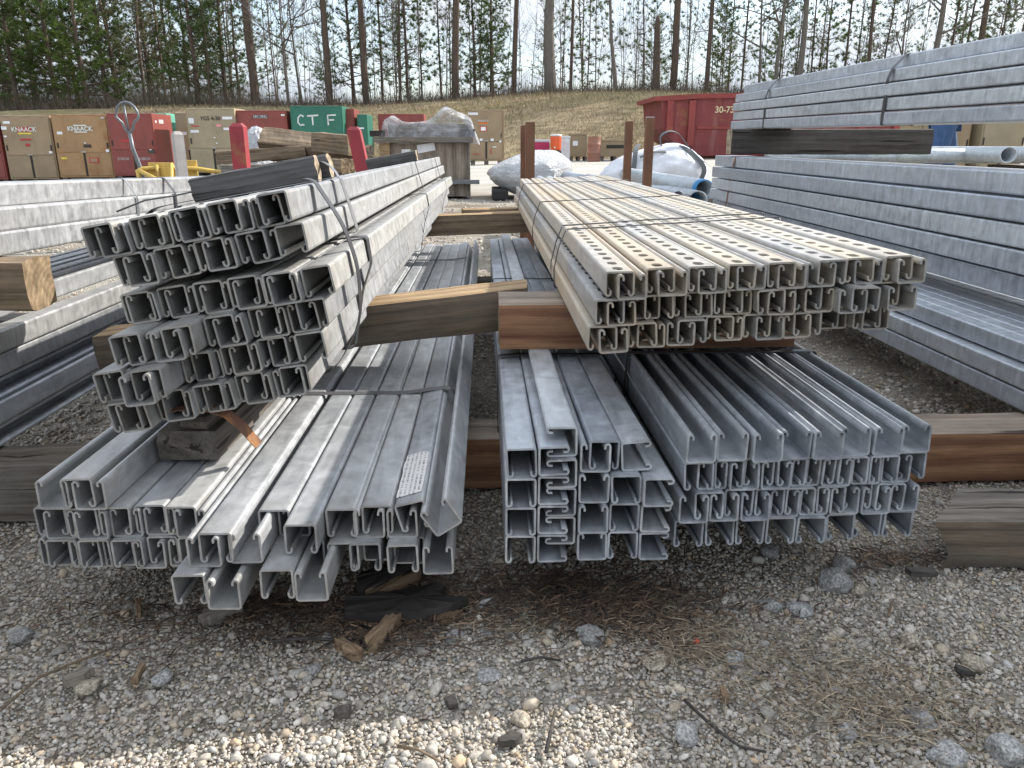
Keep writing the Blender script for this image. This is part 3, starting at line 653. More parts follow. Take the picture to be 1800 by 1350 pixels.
def wire_loop(F, loop, y, label, r=.0014, skew=0., seed=1, wob=.006):
    rr = random.Random(seed); pts = round_loop(loop, .005, 3); P = []
    for i, p in enumerate(pts):
        q = pts[(i+1) % len(pts)]
        n_ = 5 if (q-p).length > .05 else 1
        for k in range(n_):
            s = p+(q-p)*k/n_; P.append(F @ Vector((s.x, y+skew*s.x+rr.uniform(-wob, wob), s.y)))
    mb = MB(); mb.tube(P, r, 6, closed=True); o = mb.obj('wire_tie', M['wire'], smooth=True); tag(o, label, 'wire', 'wire ties round the bundles'); return o
e = .0016
lowB1 = [(-.134, -e), (.147, -e), (.176, .09), (.199, .135), (.199, .1805), (.178, .183), (-.105, .183), (-.135, .09)]
upB1 = [(-.09, .002), (.1835, .002), (.175, .0975), (.166, .0985), (-.110, .0985), (-.112, .05)]
strap(FB1, lowB1, .27, .026, 'strap', 'dark strap round the lower four rows of the tilted bundle, nearest', skew=.18)
strap(FB1, lowB1, 1.55, .016, 'strap', 'dark strap round the lower rows of the tilted bundle, halfway back')
strap(FB1, lowB1, 2.55, .016, 'strap', 'dark strap round the lower rows of the tilted bundle, far end')
strap(FB1T, upB1, .315, .022, 'strap_pale', 'pale grey strap round the upper two rows of the tilted bundle')
strap(FB1T, upB1, 1.62, .016, 'strap', 'dark strap round the upper two rows of the tilted bundle, halfway back')
strap(FB1T, upB1, 2.5, .016, 'strap', 'dark strap round the upper two rows of the tilted bundle, far end')
big = [(-.15, -.004), (.140, -.004), (.196, .070), (.2060, .150), (.196, .215), (.1640, .286), (.152, .2915), (-.10, .2815), (-.145, .10)]
strap(FB1, big, .120, .024, 'strap', 'loose dark strap hanging off the right side of the tilted bundle', skew=.12, r=.03)
b2top = [(-.608, -.002), (-.05, -.002), (-.044, .06), (-.072, .1005), (-.100, .0985), (-.16, .0905), (-.60, .0905), (-.61, .06)]
strap(FB2, b2top, 1.43, .019, 'strap_pale', 'grey flat strap with rust across the lower left bundle', r=.012)
strap(FB2, b2top, 3.35, .019, 'strap', 'dark strap across the far end of the lower left bundle', r=.012)
wire_loop(FB2, [(p[0]*1.004, p[1]+.002) for p in b2top], 2.0, 'dark wire across the middle of the lower left bundle', seed=3)
trl = [(-.0105, -e), (.468, -e), (.481, .045), (.492, .112), (.486, .1162), (.016, .1162), (.0005, .08), (-.0105, .036)]
wire_loop(FTR, trl, .52, 'twisted wire tie round the perforated bundle, nearest', seed=4, skew=.20)
wire_loop(FTR, trl, .60, 'second wire strand close behind the nearest on the perforated bundle', seed=14, skew=.24)
wire_loop(FTR, trl, 1.32, 'wire tie round the middle of the perforated bundle', seed=5, skew=.15)
wire_loop(FTR, trl, 2.45, 'wire tie round the far part of the perforated bundle', seed=6, skew=.05)
b3l = [(-.002, -.002), (.226, -.002), (.228, .128), (.198, .1735), (.10, .1735), (.05, .1745), (-.002, .171)]
wire_loop(FB3, b3l, 1.55, 'twisted wire tie over the narrow middle bundle', seed=7, r=.002, wob=.012)
strap(FB3, b3l, .50, .016, 'strap', 'dark strap round the narrow middle bundle beside the red block')
b4l = [(-.008, -.002), (.350, -.002), (.352, .13), (.350, .174), (-.002, .174), (-.006, .09)]
strap(FB4, b4l, .42, .016, 'strap', 'dark strap round the lower right bundle under the perforated bundle')
def left_loop(x, z0, z1, xw, x2): return [(x-.0015, z0), (xw, z0), (xw, z1+.001), (x2, z1+.001), (x2-.002, z1-.04), (x-.0015, z1-.044)]
rul = [(1.3805, -.0015), (1.49, -.0015), (1.53, .2315), (1.436, .2310), (1.3935, .185), (1.381, .145)]
strap(FRU, rul, 5.58, .02, 'strap', 'dark strap round the top right bundle, far end')
strap(FRU, rul, 4.38, .02, 'strap', 'dark strap round the top right bundle, nearer the camera')
rll = [(1.2915, -.002), (1.40, -.002), (1.485, .245), (1.485, .3000), (1.304, .3000), (1.2915, .22)]
strap(FRL, rll, 5.80, .02, 'rust_strap', 'rusty strap hanging on the middle right bundle near its far end', skew=-.25)
lul = [(-.8465, -.001), (-.90, -.001), (-1.00, .09), (-1.00, .1245), (-.8725, .1245), (-.8465, .0840)]
strap(FLU, lul, 2.34, .014, 'strap', 'dark strap on the top left bundle beside the dark board')
strap(FLU, lul, 2.10, .008, 'strap_pale', 'thin grey strap on the top left bundle')
# curled rusty strap under the tilted bundle
pc = [(240, 742, 1.03), (275, 728, 1.03), (320, 716, 1.035), (365, 716, 1.04), (400, 728, 1.05), (425, 748, 1.065), (442, 768, 1.08), (455, 782, 1.09)]
mb = MB(); cp = [at_y(*q) for q in pc]; mb.ribbon(cp, (.25, 1, .15), .020, .0012)
tag(mb.obj('steel_strap', M['rust_strap']), 'curled rusty strap end sticking out below the tilted bundle', 'strap')
pc = [at_y(205, 372, 1.5), at_y(255, 352, 1.5), at_y(300, 345, 1.52), at_y(335, 338, 1.55), at_y(390, 334, 1.56)]
mb = MB(); mb.tube(pc, .0018, 6); tag(mb.obj('wire_tie', M['wire'], smooth=True), 'loose wire end beside the board on the tilted bundle', 'wire')
mb = MB(); cp = [at_y(553, 281, 1.62), at_y(565, 283, 1.60), at_y(580, 291, 1.57), at_y(590, 302, 1.53), at_y(597, 314, 1.50)]; mb.ribbon(cp, (0, 1, .1), .015, .0012)
tag(mb.obj('steel_strap', M['strap_pale']), 'pale strap end curling off the nearer dark board', 'strap')
#@@REST
# ------------------------------------------------------------------ background: storage cabinets
M['tan'] = paint('tan_enamel', (.27, .195, .115), .55, .3, (.15, .10, .06), 2.5)
M['tan_light'] = paint('beige_enamel', (.30, .245, .155), .55, .25, (.17, .13, .08), 2.5)
M['tan_rust'] = paint('tan_enamel_rusting', (.33, .20, .095), .65, .4, (.16, .08, .03), 1.4, rust=.55)
M['red_cab'] = paint('oxide_red_enamel', (.215, .045, .035), .5, .35, (.10, .03, .025), 2.5)
M['green_cab'] = paint('green_enamel', (.018, .13, .085), .5, .3, (.03, .08, .06), 2.5)
M['teal_cab'] = paint('faded_teal_enamel', (.10, .34, .25), .6, .5, (.24, .30, .26), 2.5)
M['white_lab'] = flat('white_label', (.72, .72, .73), .6); M['red_lab'] = flat('red_label', (.42, .03, .03), .5); M['yel_lab'] = flat('yellow_label', (.62, .50, .06), .5)
M['blk_ink'] = flat('black_ink', (.03, .03, .03), .6); M['pink_lab'] = flat('pink_label', (.62, .27, .26), .6); M['orange_lab'] = flat('orange_label', (.65, .17, .03), .5)
M['grey_lab'] = flat('grey_lettering', (.42, .40, .40), .5); M['wht_ink'] = flat('white_paint', (.62, .64, .60), .7); M['dk'] = flat('dark_gap', (.03, .027, .025), .8)
def cabinet(name, label, x0, x1, z0, z1, y, depth, mat, split=.62, stickers=(), skid=True, lean=0, doors=True, group='site storage cabinets'):
    w, h = x1-x0, z1-z0
    t = thing(name, label, 'chest' if 'chest' in name else 'cabinet', (x0, y, z0), lean, group)
    sk = .09 if skid else 0
    b = MB(); b.box(0, w, 0, depth, sk, h, 0, .012); body = b.obj('body', M[mat], t)
    zs = sk+(h-sk)*(1-split)
    d = MB(); d.box(.025, w-.025, -.012, -.002, zs+.012, h-.03, 0, .004); ud = d.obj('upper_door', M[mat], t)
    if doors:
        for k in (0, 1):
            a = .03+k*(w/2-.005); q = MB(); q.box(a, a+w/2-.05, -.012, -.002, sk+.04, zs-.012, 0, .004); dd = q.obj('lower_door', M[mat], t); d0_ = dd if k == 0 else d0_
        q = MB(); q.box(w/2-.018, w/2+.018, -.006, -.001, sk+.03, zs-.01); q.obj('latch_channel', M['dk'], t)
        q = MB(); q.box(w/2-.05, w/2+.05, -.03, -.012, zs+.004, zs+.02, 0, .003); q.obj('latch', M['grey_lab'], ud)
    if doors:
        for k in (.04, .93):
            q = MB(); q.box(k*w, k*w+.03*w, -.019, -.0125, zs+(h-zs)*.12, zs+(h-zs)*.26, 0, .003); q.obj('handle', M['dk'], ud)
        for k in (.16, .5, .84):
            q = MB(); q.tube([(k*w-.05, -.010, h-.018), (k*w+.05, -.010, h-.018)], .011, 8); q.obj('hinge', M[mat], t)
    if skid:
        q = MB()
        for k in (0, .5, 1): q.box(.02+k*(w-.14), .12+k*(w-.14), .03, depth-.03, 0, sk-.001)
        q.obj('skid', M['wood_grey'], t)
    for i, (sx, sz, sw, sh, mt) in enumerate(stickers):
        q = MB(); q.box(sx*w-sw/2, sx*w+sw/2, -.0145-.0012*i, -.0125, sz*h-sh/2, sz*h+sh/2); q.obj('sticker', M[mt], ud if sz > .5 or not doors else (dd if sx > .5 else d0_))
    return t
FRONT = (math.pi/2, 0, 0)
def cab_px(u0, u1, v0, v1, y):
    a = at_y(u0, v0, y); b = at_y(u1, v0, y); c = at_y((u0+u1)/2, v1, y); return a.x, b.x, c.z, (a.z+b.z)/2
def cabp(name, label, u0, u1, v0, v1, y, depth, mat, **k):
    x0, x1, z0, z1 = cab_px(u0, u1, v0, v1, y); gz = ground_z((x0+x1)/2, y); t = cabinet(name, label, x0, x1, gz-.005, z1, y, depth, mat, **k); return t, x1-x0, z1-gz
cabp('storage_cabinet', 'dark red storage cabinet cut off by the left edge of the photo', -95, -5, 214, 318, 16.0, .8, 'red_cab')
t, w, h = cabp('storage_cabinet', 'brown storage cabinet with red, white and yellow badge, leftmost whole one', -2, 86, 203, 318, 16, .85, 'tan', split=.62,
     stickers=[(.13, .90, .13, .045, 'white_lab'), (.06, .82, .10, .06, 'white_lab'), (.06, .70, .05, .03, 'white_lab'), (.46, .80, .27, .085, 'red_lab'), (.46, .742, .25, .03, 'yel_lab'), (.46, .655, .2, .03, 'red_lab'), (.48, .575, .08, .045, 'red_lab'), (.92, .47, .06, .04, 'white_lab')])
text('KNAACK', .115, M['wht_ink'], t, (w*.46, -.0245, h*.80), FRONT, sx=1.0, off=.002)
t, w, h = cabp('storage_cabinet', 'tan storage cabinet with orange rusted upper door', 88, 187, 201, 318, 15.9, .85, 'tan_rust', split=.60,
     stickers=[(.12, .73, .10, .05, 'white_lab'), (.50, .84, .24, .022, 'wht_ink'), (.50, .745, .24, .022, 'wht_ink'), (.58, .54, .15, .06, 'wood_dark'), (.93, .47, .06, .05, 'white_lab'), (.13, .36, .11, .04, 'yel_lab'), (.66, .33, .18, .10, 'red_lab'), (.66, .33, .14, .07, 'tan'), (.93, .95, .07, .03, 'grey_lab'), (.55, .585, .03, .02, 'white_lab')])
text('KNAACK', .115, M['wht_ink'], t, (w*.50, -.0285, h*.793), FRONT, off=.003)
t, w, h = cabp('storage_cabinet', 'oxide red storage cabinet with bright orange-red side, behind the pallet jack', 186, 266, 199, 315, 15.8, .95, 'red_cab', split=.58,
     stickers=[(.45, .80, .28, .10, 'red_cab'), (.36, .60, .16, .035, 'red_lab'), (.90, .44, .13, .07, 'wood_dark'), (.88, .465, .04, .015, 'white_lab')])
text('JOBOX', .07, M['grey_lab'], t, (w*.25, -.016, h*.33), FRONT); text('JOBOX', .07, M['grey_lab'], t, (w*.73, -.016, h*.33), FRONT)
text('VALUED TOOLS', .035, M['grey_lab'], t, (w*.38, -.016, h*.66), FRONT) if False else None
q = MB(); q.box(w+.001, w+.004, .30, .52, h*.86, h*.92); q.obj('badge', M['grey_lab'], t)
q = MB(); q.box(w+.001, w+.004, .12, .18, h*.87, h*.90); q.obj('sticker', M['white_lab'], t)
cabp('storage_cabinet', 'faded teal cabinet seen behind the oxide red cabinet', 228, 292, 199, 312, 17.6, 1.3, 'teal_cab')
cabp('storage_cabinet', 'grey-beige cabinet half hidden behind the beige cabinet', 306, 345, 198, 308, 17.4, .8, 'tan_light', stickers=[(.25, .68, .2, .06, 'white_lab')])
t, w, h = cabp('storage_cabinet', 'beige storage cabinet with black stencil and several white stickers', 325, 411, 190, 308, 16.1, .75, 'tan_light', split=.62,
     stickers=[(.10, .82, .10, .10, 'white_lab'), (.17, .745, .15, .02, 'red_lab'), (.15, .67, .16, .05, 'white_lab'), (.85, .86, .19, .05, 'white_lab'), (.66, .755, .10, .05, 'pink_lab'), (.82, .705, .13, .045, 'white_lab'), (.55, .58, .03, .02, 'white_lab'), (.58, .50, .03, .02, 'white_lab')])
text('YGS 4-30', .10, M['blk_ink'], t, (w*.50, -.0255, h*.855), FRONT, off=.001)
t, w, h = cabp('storage_cabinet', 'oxide red cabinet with white badge between beige and green cabinets', 413, 503, 194, 303, 16.2, .8, 'red_cab', stickers=[(.93, .93, .07, .03, 'white_lab')])
q = MB(); q.box(w*.35, w*.62, -.0145, -.0125, h*.885, h*.935); q.obj('badge', M['grey_lab'], t); text('JOBOX', .095, M['blk_ink'], t, (w*.485, -.017, h*.91), FRONT, off=.001)
t, w, h = cabp('storage_cabinet', 'green cabinet with hand painted white letters on its front', 509, 601, 186, 300, 16.2, .8, 'green_cab')
cx, cz = w*.15, h*.80
def painted_letter(*strokes):
    mb = MB()
    for pts in strokes: mb.ribbon([(x, -.0150, z) for x, z in pts], (0, 1, 0), .003, .028)
    mb.obj('painted_letter', M['wht_ink'], t)
painted_letter([(cx+.11, cz+.06), (cx+.05, cz+.09), (cx, cz+.04), (cx-.01, cz-.05), (cx+.03, cz-.10), (cx+.11, cz-.09)])
painted_letter([(w*.42-.10, cz+.07), (w*.42+.12, cz+.085)], [(w*.42, cz+.075), (w*.42+.005, cz-.10)])
painted_letter([(w*.72, cz-.10), (w*.72-.005, cz+.085), (w*.72+.16, cz+.09)], [(w*.72, cz-.005), (w*.72+.12, cz)])
cabp('storage_cabinet', 'narrow red cabinet edge right beside the green lettered cabinet', 603, 622, 191, 298, 16.6, .7, 'red_cab', doors=False)
cabp('storage_cabinet', 'narrow dark green cabinet left of the plywood crate', 627, 645, 201, 295, 16.5, .8, 'green_cab', stickers=[(.4, .76, .10, .03, 'white_lab')], doors=False)
cabp('storage_chest', 'low oxide red chest behind the plastic covered crate', 664, 745, 200, 292, 17.5, .7, 'red_cab')
t, w, h = cabp('storage_cabinet', 'brown cabinet with orange badge standing alone right of the crate', 824, 884, 193, 287, 18, .45, 'tan', split=.62,
     stickers=[(.12, .93, .22, .05, 'white_lab'), (.42, .76, .22, .03, 'orange_lab'), (.42, .66, .15, .11, 'red_lab'), (.42, .66, .11, .08, 'white_lab'), (.35, .46, .07, .05, 'white_lab'), (.68, .46, .07, .05, 'white_lab'), (.92, .43, .05, .04, 'white_lab'), (.75, .33, .08, .02, 'white_lab'), (.2, .2, .16, .012, 'red_lab'), (.64, .25, .015, .12, 'red_lab')])
text('KNAACK', .06, M['wht_ink'], t, (w*.42, -.03, h*.805), FRONT)
q = MB(); q.box(w+.002, w+.03, .0, .45, .10, h, 0, .004); q.obj('side_board', M['wood_tan'], t)

# ------------------------------------------------------------------ small goods at the foot of the bank
def boxgood(name, label, cat, u0, u1, v0, v1, y, depth, mat, legs=False):
    x0, x1, z0, z1 = cab_px(u0, u1, v0, v1, y); gz = ground_z((x0+x1)/2, y)
    t = thing(name, label, cat, (x0, y, gz)); w, h = x1-x0, z1-gz; l = .1 if legs else 0
    q = MB(); q.box(0, w, 0, depth, l, h-.05, 0, .01); q.obj('body', M[mat], t)
    q = MB(); q.box(-.012, w+.012, -.012, depth+.012, h-.049, h, 0, .008); q.obj('lid', M[mat], t)
    if legs:
        for k in (.05, .47, .9):
            q = MB(); q.box(k*w, k*w+.06, .03, depth-.03, 0, l-.001); q.obj('leg', M['wood_grey'], t)
    return t, w, h
M['magenta'] = paint('magenta_plastic', (.40, .02, .09), .4, .1); M['orange'] = paint('orange_plastic', (.62, .09, .02), .4, .1); M['white_p'] = paint('white_plastic', (.62, .64, .66), .45, .2, (.3, .3, .28))
M['barrel'] = paint('rusty_barrel_paint', (.27, .12, .08), .6, .4, rust=.3)
M['black_p'] = flat('black_plastic', (.02, .02, .022), .45)
t, w, h = boxgood('ice_chest', 'magenta and white ice chest at the bank foot', 'ice chest', 934, 966, 245, 278, 19.8, .45, 'white_p')
q = MB(); q.box(.0, w, -.006, -.001, h*.45, h*.88); q.obj('front_panel', M['magenta'], t); q = MB(); q.box(.0, w*.75, -.006, -.001, h*.03, h*.36); q.obj('lower_panel', M['orange'], t)
p0 = at_y(975, 262, 18.8); gz = ground_z(p0.x, 18.8)
t = thing('tool_cart', 'low black cart carrying the orange drink cooler', 'cart', (p0.x, 18.8, gz)); q = MB(); q.box(-.2, .16, 0, .35, .13, .27, 0, .03); q.obj('tray', M['black_p'], t)
for sx in (-.15, .12):
    for sy in (.04, .31):
        q = MB(); q.tube([(sx-.02, sy, .065), (sx+.02, sy, .065)], .065, 12); q.obj('wheel', M['black_p'], t)
t = thing('drink_cooler', 'orange round drink cooler with white lid on a black cart', 'drink cooler', (p0.x+.04, 18.95, gz+.272))
q = MB(); q.tube([(0, 0, 0), (0, 0, .03), (0, 0, .30), (0, 0, .32)], [.115, .12, .135, .13], 20); q.obj('body', M['orange'], t, True)
q = MB(); q.tube([(0, 0, .321), (0, 0, .35), (0, 0, .365)], [.138, .138, .10], 20); q.obj('lid', M['white_p'], t, True)
q = MB(); q.tube([(-.04, -.13, .07), (-.04, -.17, .06)], .015, 8); q.obj('tap', M['white_p'], t)
t, w, h = boxgood('white_locker', 'narrow white metal locker beside the orange cooler', 'locker', 986, 1002, 239, 281, 19.5, .4, 'white_p')
q = MB(); q.box(.02, w-.02, -.012, -.001, .06, h*.70); q.obj('door', M['white_p'], t); q = MB(); q.box(.02, w-.02, -.014, -.001, h*.74, h*.9); q.obj('drawer', M['white_p'], t)
t, w, h = boxgood('tan_chest', 'tan upright chest with white paper behind the rusty barrel', 'chest', 1003, 1032, 234, 278, 20.2, .5, 'tan', True)
q = MB(); q.box(w*.15, w*.45, -.005, -.001, h*.55, h*.72); q.obj('sticker', M['white_lab'], t)
t, w, h = boxgood('tan_chest', 'long low tan chest right of the rusty barrel', 'chest', 1056, 1108, 245, 283, 19.6, .6, 'tan', True)
q = MB(); q.box(w*.2, w*.88, -.006, -.001, h*.58, h*.74); q.obj('recess_shade', M['dk'], t); q = MB(); q.box(w+.014, w+.05, -.01, .6, .1, h); q.obj('side_board', M['wood_tan'], t)  # dark plate stands for the shade inside a recess
p0 = at_y(1044, 260, 19.2); gz = ground_z(p0.x, 19.2)
t = thing('barrel', 'rusty brown steel barrel between tan chests', 'barrel', (p0.x, 19.2, gz)); q = MB(); r_ = .155
q.tube([(0, 0, 0), (0, 0, .02), (0, 0, .18), (0, 0, .19), (0, 0, .20), (0, 0, .38), (0, 0, .39), (0, 0, .40), (0, 0, .55), (0, 0, .56)], [r_*1.02, r_, r_, r_*1.05, r_, r_, r_*1.05, r_, r_, r_*1.02], 22); q.obj('body', M['barrel'], t, True)
q = MB(); q.tube([(0, 0, .561), (0, 0, .57)], r_*.96, 22); q.obj('lid', M['barrel'], t)
# roll-off container
M['dump'] = paint('faded_red_container_paint', (.185, .030, .030), .65, .5, (.27, .13, .12), 1.6, rust=.28)
M['dump2'] = paint('bright_red_container_paint', (.235, .036, .03), .6, .4, (.12, .04, .03), 2.0, rust=.18)
M['yel_ink'] = flat('cream_stencil_paint', (.62, .50, .30), .7)
xd, yd = 4.22, 20.0; gz = .33
t = thing('roll_off_container', 'large red roll-off waste container with ribbed side and stencilled number', 'waste container', (xd, yd, gz))
q = MB(); q.prism([(0.13, 1.40), (7.0, 1.50), (7.0, .06), (1.25, .06), (.45, .42), (.22, .70)], 0, 2.3); q.obj('body', M['dump'], t)
q = MB(); q.prism([(-.02, 1.36), (.30, 1.36), (1.0, 1.41), (7.05, 1.53), (7.05, 1.64), (1.0, 1.52), (-.02, 1.46)], -.07, 2.37); q.obj('top_rail', M['dump2'], t)
for x in (.28, .82, 2.62, 3.30, 4.2, 5.1, 6.0):
    q = MB(); z0 = .06 if x > 1.2 else (.62 if x < .5 else .30); q.box(x, x+(.2 if x > 1 else .16), -.085, -.002, z0, 1.355+.012*x, 0, .01); q.obj('rib', M['dump2'], t)
q = MB(); q.box(1.05, 2.6, -.03, -.001, .70, .76, 0, .01); q.obj('side_rail', M['dump2'], t)
q = MB(); q.box(2.83, 3.28, -.03, -.001, .66, .71, 0, .01); q.obj('side_rail', M['dump2'], t)
q = MB(); q.box(2.45, 3.55, -.11, -.088, .08, .50, 0, .004); q.obj('patch_plate', M['dump2'], t)
text('30-73', .21, M['yel_ink'], t, (1.72, -.012, 1.15), FRONT, off=.004)
text('313-83', .13, M['yel_ink'], t, (3.0, -.114, .22), FRONT)
q = MB(); q.box(1.2, 6.9, .2, .4, -.06, .059); q.box(1.2, 6.9, 1.9, 2.1, -.06, .059); q.obj('skid_rail', M['rust'], t)

# ------------------------------------------------------------------ posts
M['post_red'] = paint('red_post_paint', (.28, .025, .035), .55, .45, (.15, .04, .035), 8, rust=.12)
M['post_white'] = paint('flaking_white_paint', (.36, .34, .32), .7, .4, (.30, .12, .08), 8)
def post(u, v, y, w, mat, label, lean=(0, 0), d=None, topm=None, group=None):
    p = at_y(u, v, y); d = d or w
    t = thing('steel_post', label, 'post', (p.x-lean[0], y, ground_z(p.x, y)-.01), 0, group); h = p.z-ground_z(p.x, y)
    q = MB(); vs = [(-w/2, -d/2, 0), (w/2, -d/2, 0), (w/2, d/2, 0), (-w/2, d/2, 0)]; tp = [(x+lean[0], yy+lean[1], h) for x, yy, _ in vs]
    q.add(vs+tp, [(0, 1, 5, 4), (1, 2, 6, 5), (2, 3, 7, 6), (3, 0, 4, 7), (3, 2, 1, 0), (4, 5, 6, 7)]); q.obj('shaft', M[mat], t)
    ci_, ch_ = (.86, .006) if mat == 'rust' else (.55, .022)
    q = MB(); q.add([(x*.96, yy*.96, .0005) for x, yy, _ in vs]+[(x*ci_, yy*ci_, ch_) for x, yy, _ in vs], [(0, 1, 5, 4), (1, 2, 6, 5), (2, 3, 7, 6), (3, 0, 4, 7), (4, 5, 6, 7)]); q.obj('cap', M[topm or mat], t, loc=(lean[0], lean[1], h)); return t
post(418, 220, 5.0, .085, 'post_red', 'bright red square post in front of the timber pile, left of two')
post(622, 226, 5.3, .085, 'post_red', 'red post leaning left beside the green cabinet', lean=(-.13, 0))
tw_ = post(311, 234, 5.4, .062, 'post_white', 'flaking white and red post beside the yellow pallet jack'); tw_.rotation_euler.z = R_(38)
q = MB(); hq = tw_.children[1].location.z; q.box(-.0315, .0315, -.0345, -.0315, .0, hq-.01); q.obj('red_face', M['post_red'], tw_)
post(923, 219, 5.0, .055, 'rust', 'shorter rusty post of the touching pair at far end of the perforated bundle')
post(932, 213, 4.85, .055, 'rust', 'taller rusty post of the touching pair at far end of the perforated bundle')
post(1106, 212, 5.2, .047, 'rust', 'thin rusty post in front of the white bag, left of two')
post(1143, 204, 4.9, .050, 'rust', 'thicker rusty post with pale tip near the red container', topm='post_white')

# ------------------------------------------------------------------ pallet jack
M['yellow'] = paint('yellow_machine_paint', (.56, .38, .08), .5, .4, (.22, .15, .06), 7, rust=.12)
M['grey_steel'] = flat('grey_handle_steel', (.16, .17, .18), .4, .3)
t = thing('pallet_jack', 'yellow hand pallet jack with grey loop handle and guard rails', 'pallet jack', (-3.36, 7.8, 0), 0)
S = .97
q = MB(); pts = []
for k in range(17):
    a = -math.pi/2+2*math.pi*k/16; pts.append((.0+.105*math.cos(a)*(1 if math.sin(a) > -.3 else .55), -.02, .90+.135*math.sin(a)))
q.tube(pts[:-1], .013, 8, closed=True); q.tube([(0, -.02, .765), (.01, -.02, .62), (.075, .0, .33), (.085, .01, .25)], [.018, .018, .022, .024], 10); q.tube([(-.02, -.02, 1.02), (-.005, -.02, .77)], .010, 6); q.obj('handle', M['grey_steel'], t, True)
q = MB(); q.box(.13, .34, -.02, .0, .23, .49, 0, .006); q.box(.40, .55, .10, .12, .2, .51, 0, .006); q.prism([(.34, .23), (.37, .23), (.46, .24), (.36, .49), (.34, .49)], -.03, .0); q.obj('body', M['yellow'], t)
q = MB(); q.tube([(.08, -.1, .21), (.06, -.1, .42), (.10, -.08, .435), (.28, .02, .44), (.55, .08, .43), (.95, .10, .37)], .022, 8); q.tube([(.07, -.1, .42), (.35, -.22, .30), (.42, -.22, .25)], .022, 8); q.tube([(.24, -.05, .24), (.22, -.05, .47)], .018, 8); q.tube([(.40, -.2, .27), (.36, -.03, .48)], .016, 8); q.obj('guard_rail', M['yellow'], t, True)
for sx in (.15, .48):
    q = MB(); q.box(sx-.08, sx+.08, .1, 1.2, .06, .12, 0, .01); q.obj('fork', M['yellow'], t)
for sx in (.22, .36):
    q = MB(); q.tube([(sx-.02, .0, .085), (sx+.02, .0, .085)], .084, 14); q.obj('wheel', M['black_p'], t)

# ------------------------------------------------------------------ pile of timbers with torn plastic
def pile(u, v, y, L, w, h, rz, mat, em, label, seed, roll=0, pitch=0, z=None):
    p = at_y(u, v, y); o = timber('timber', L, w, h, M[mat], M[em], (p.x, p.y, z if z is not None else p.z-h), rz, roll, label, seed, rough=.006, group='timbers of the pile'); o.rotation_euler = Euler((roll, pitch, rz)); return o
pile(385, 278, 6.4, .95, .14, .14, R_(6), 'wood_grey', 'end_dark', 'grey timber lying lowest at front left of the pile', 31, z=.36)
pile(378, 262, 6.6, .72, .10, .10, R_(4), 'wood_brown', 'end_dark', 'brown timber on the front left of the pile', 32, pitch=-R_(4), z=.50)
pile(455, 224, 6.8, .60, .20, .20, R_(-4), 'wood_brown', 'end_tan', 'thick square brown timber topmost on the pile', 33, roll=R_(38), pitch=R_(6), z=.52)
pile(545, 232, 6.5, .42, .15, .15, R_(-38), 'wood_brown', 'end_tan', 'timber with pale yellow sawn end on the right of the pile', 34, pitch=R_(4), z=.60)
pile(560, 262, 6.3, .35, .12, .11, R_(-52), 'wood_brown', 'end_tan', 'short timber pointing at the camera low in the pile', 35, z=.44)
pile(575, 255, 6.6, .40, .12, .12, R_(-30), 'wood_brown', 'end_dark', 'short brown timber on the right edge of the pile', 36, roll=R_(20), z=.50)
pile(560, 285, 6.2, .45, .11, .11, R_(-42), 'wood_grey', 'end_dark', 'grey timber low on the right of the pile', 37, z=.33)
for i, (x, y, rz) in enumerate(((-2.15, 6.3, 3), (-2.1, 6.55, -4), (-1.95, 6.75, 2))):
    timber('timber', 1.15, .16, .17, M['wood_grey'], M['end_dark'], (x, y, .0), R_(rz), 0, 'grey base timber on the ground under the pile, '+('front', 'middle', 'rear')[i]+' of three', 40+i, rough=.005, group='timbers of the pile')
    timber('timber', 1.10, .15, .17, M['wood_grey'], M['end_dark'], (x+.04, y+.01, .172), R_(-rz), 0, 'grey second layer timber of the pile, '+('front', 'middle', 'rear')[i]+' of three', 44+i, rough=.005, group='timbers of the pile')
def plastic(name, trans=.35, col=(.70, .72, .75), rough=.25):
    m, N, L, P = newmat(name)
    n = noise(N, L, coords(N, L, (5, 5, 5)), 1.0, 6, .6, .8)
    P.inputs['Base Color'].default_value = (*col, 1); P.inputs['Roughness'].default_value = rough; P.inputs['Specular IOR Level'].default_value = .6
    tr = N.new('ShaderNodeBsdfTransparent'); mxs = N.new('ShaderNodeMixShader'); r = ramp(N, L, n, [(.35, (trans,)*3), (.65, (trans*.4,)*3)])
    L.new(r.outputs[0], mxs.inputs[0]); L.new(P.outputs[0], mxs.inputs[1]); L.new(tr.outputs[0], mxs.inputs[2]); out = N['Material Output']; L.new(mxs.outputs[0], out.inputs[0])
    n5 = noise(N, L, coords(N, L, (4, 4, 16)), 1.0, 6, .6, 2.5); n6 = noise(N, L, coords(N, L, (9, 3, 6)), 1.0, 5, .6, 2.5); rg = N.new('ShaderNodeMath'); rg.operation = 'SUBTRACT'; L.new(n5, rg.inputs[0]); L.new(n6, rg.inputs[1]); ab = N.new('ShaderNodeMath'); ab.operation = 'ABSOLUTE'; L.new(rg.outputs[0], ab.inputs[0]); bump(N, L, P, ab.outputs[0], .9, .10); return m
M['sheet'] = plastic('clear_plastic_sheet', .92, (.74, .75, .79)); M['white_sheet'] = plastic('milky_plastic_wrap', .12, (.68, .69, .71), .28)
def smooth_noise(seed):
    a = np.random.default_rng(seed); ks = a.normal(0, 1, (10, 3)); ph = a.uniform(0, 6.3, 10)
    return lambda p, f: sum(math.sin(f*(1+.35*i)*(ks[i][0]*p[0]+ks[i][1]*p[1]+ks[i][2]*p[2])+ph[i])/(1+.5*i) for i in range(10))/4
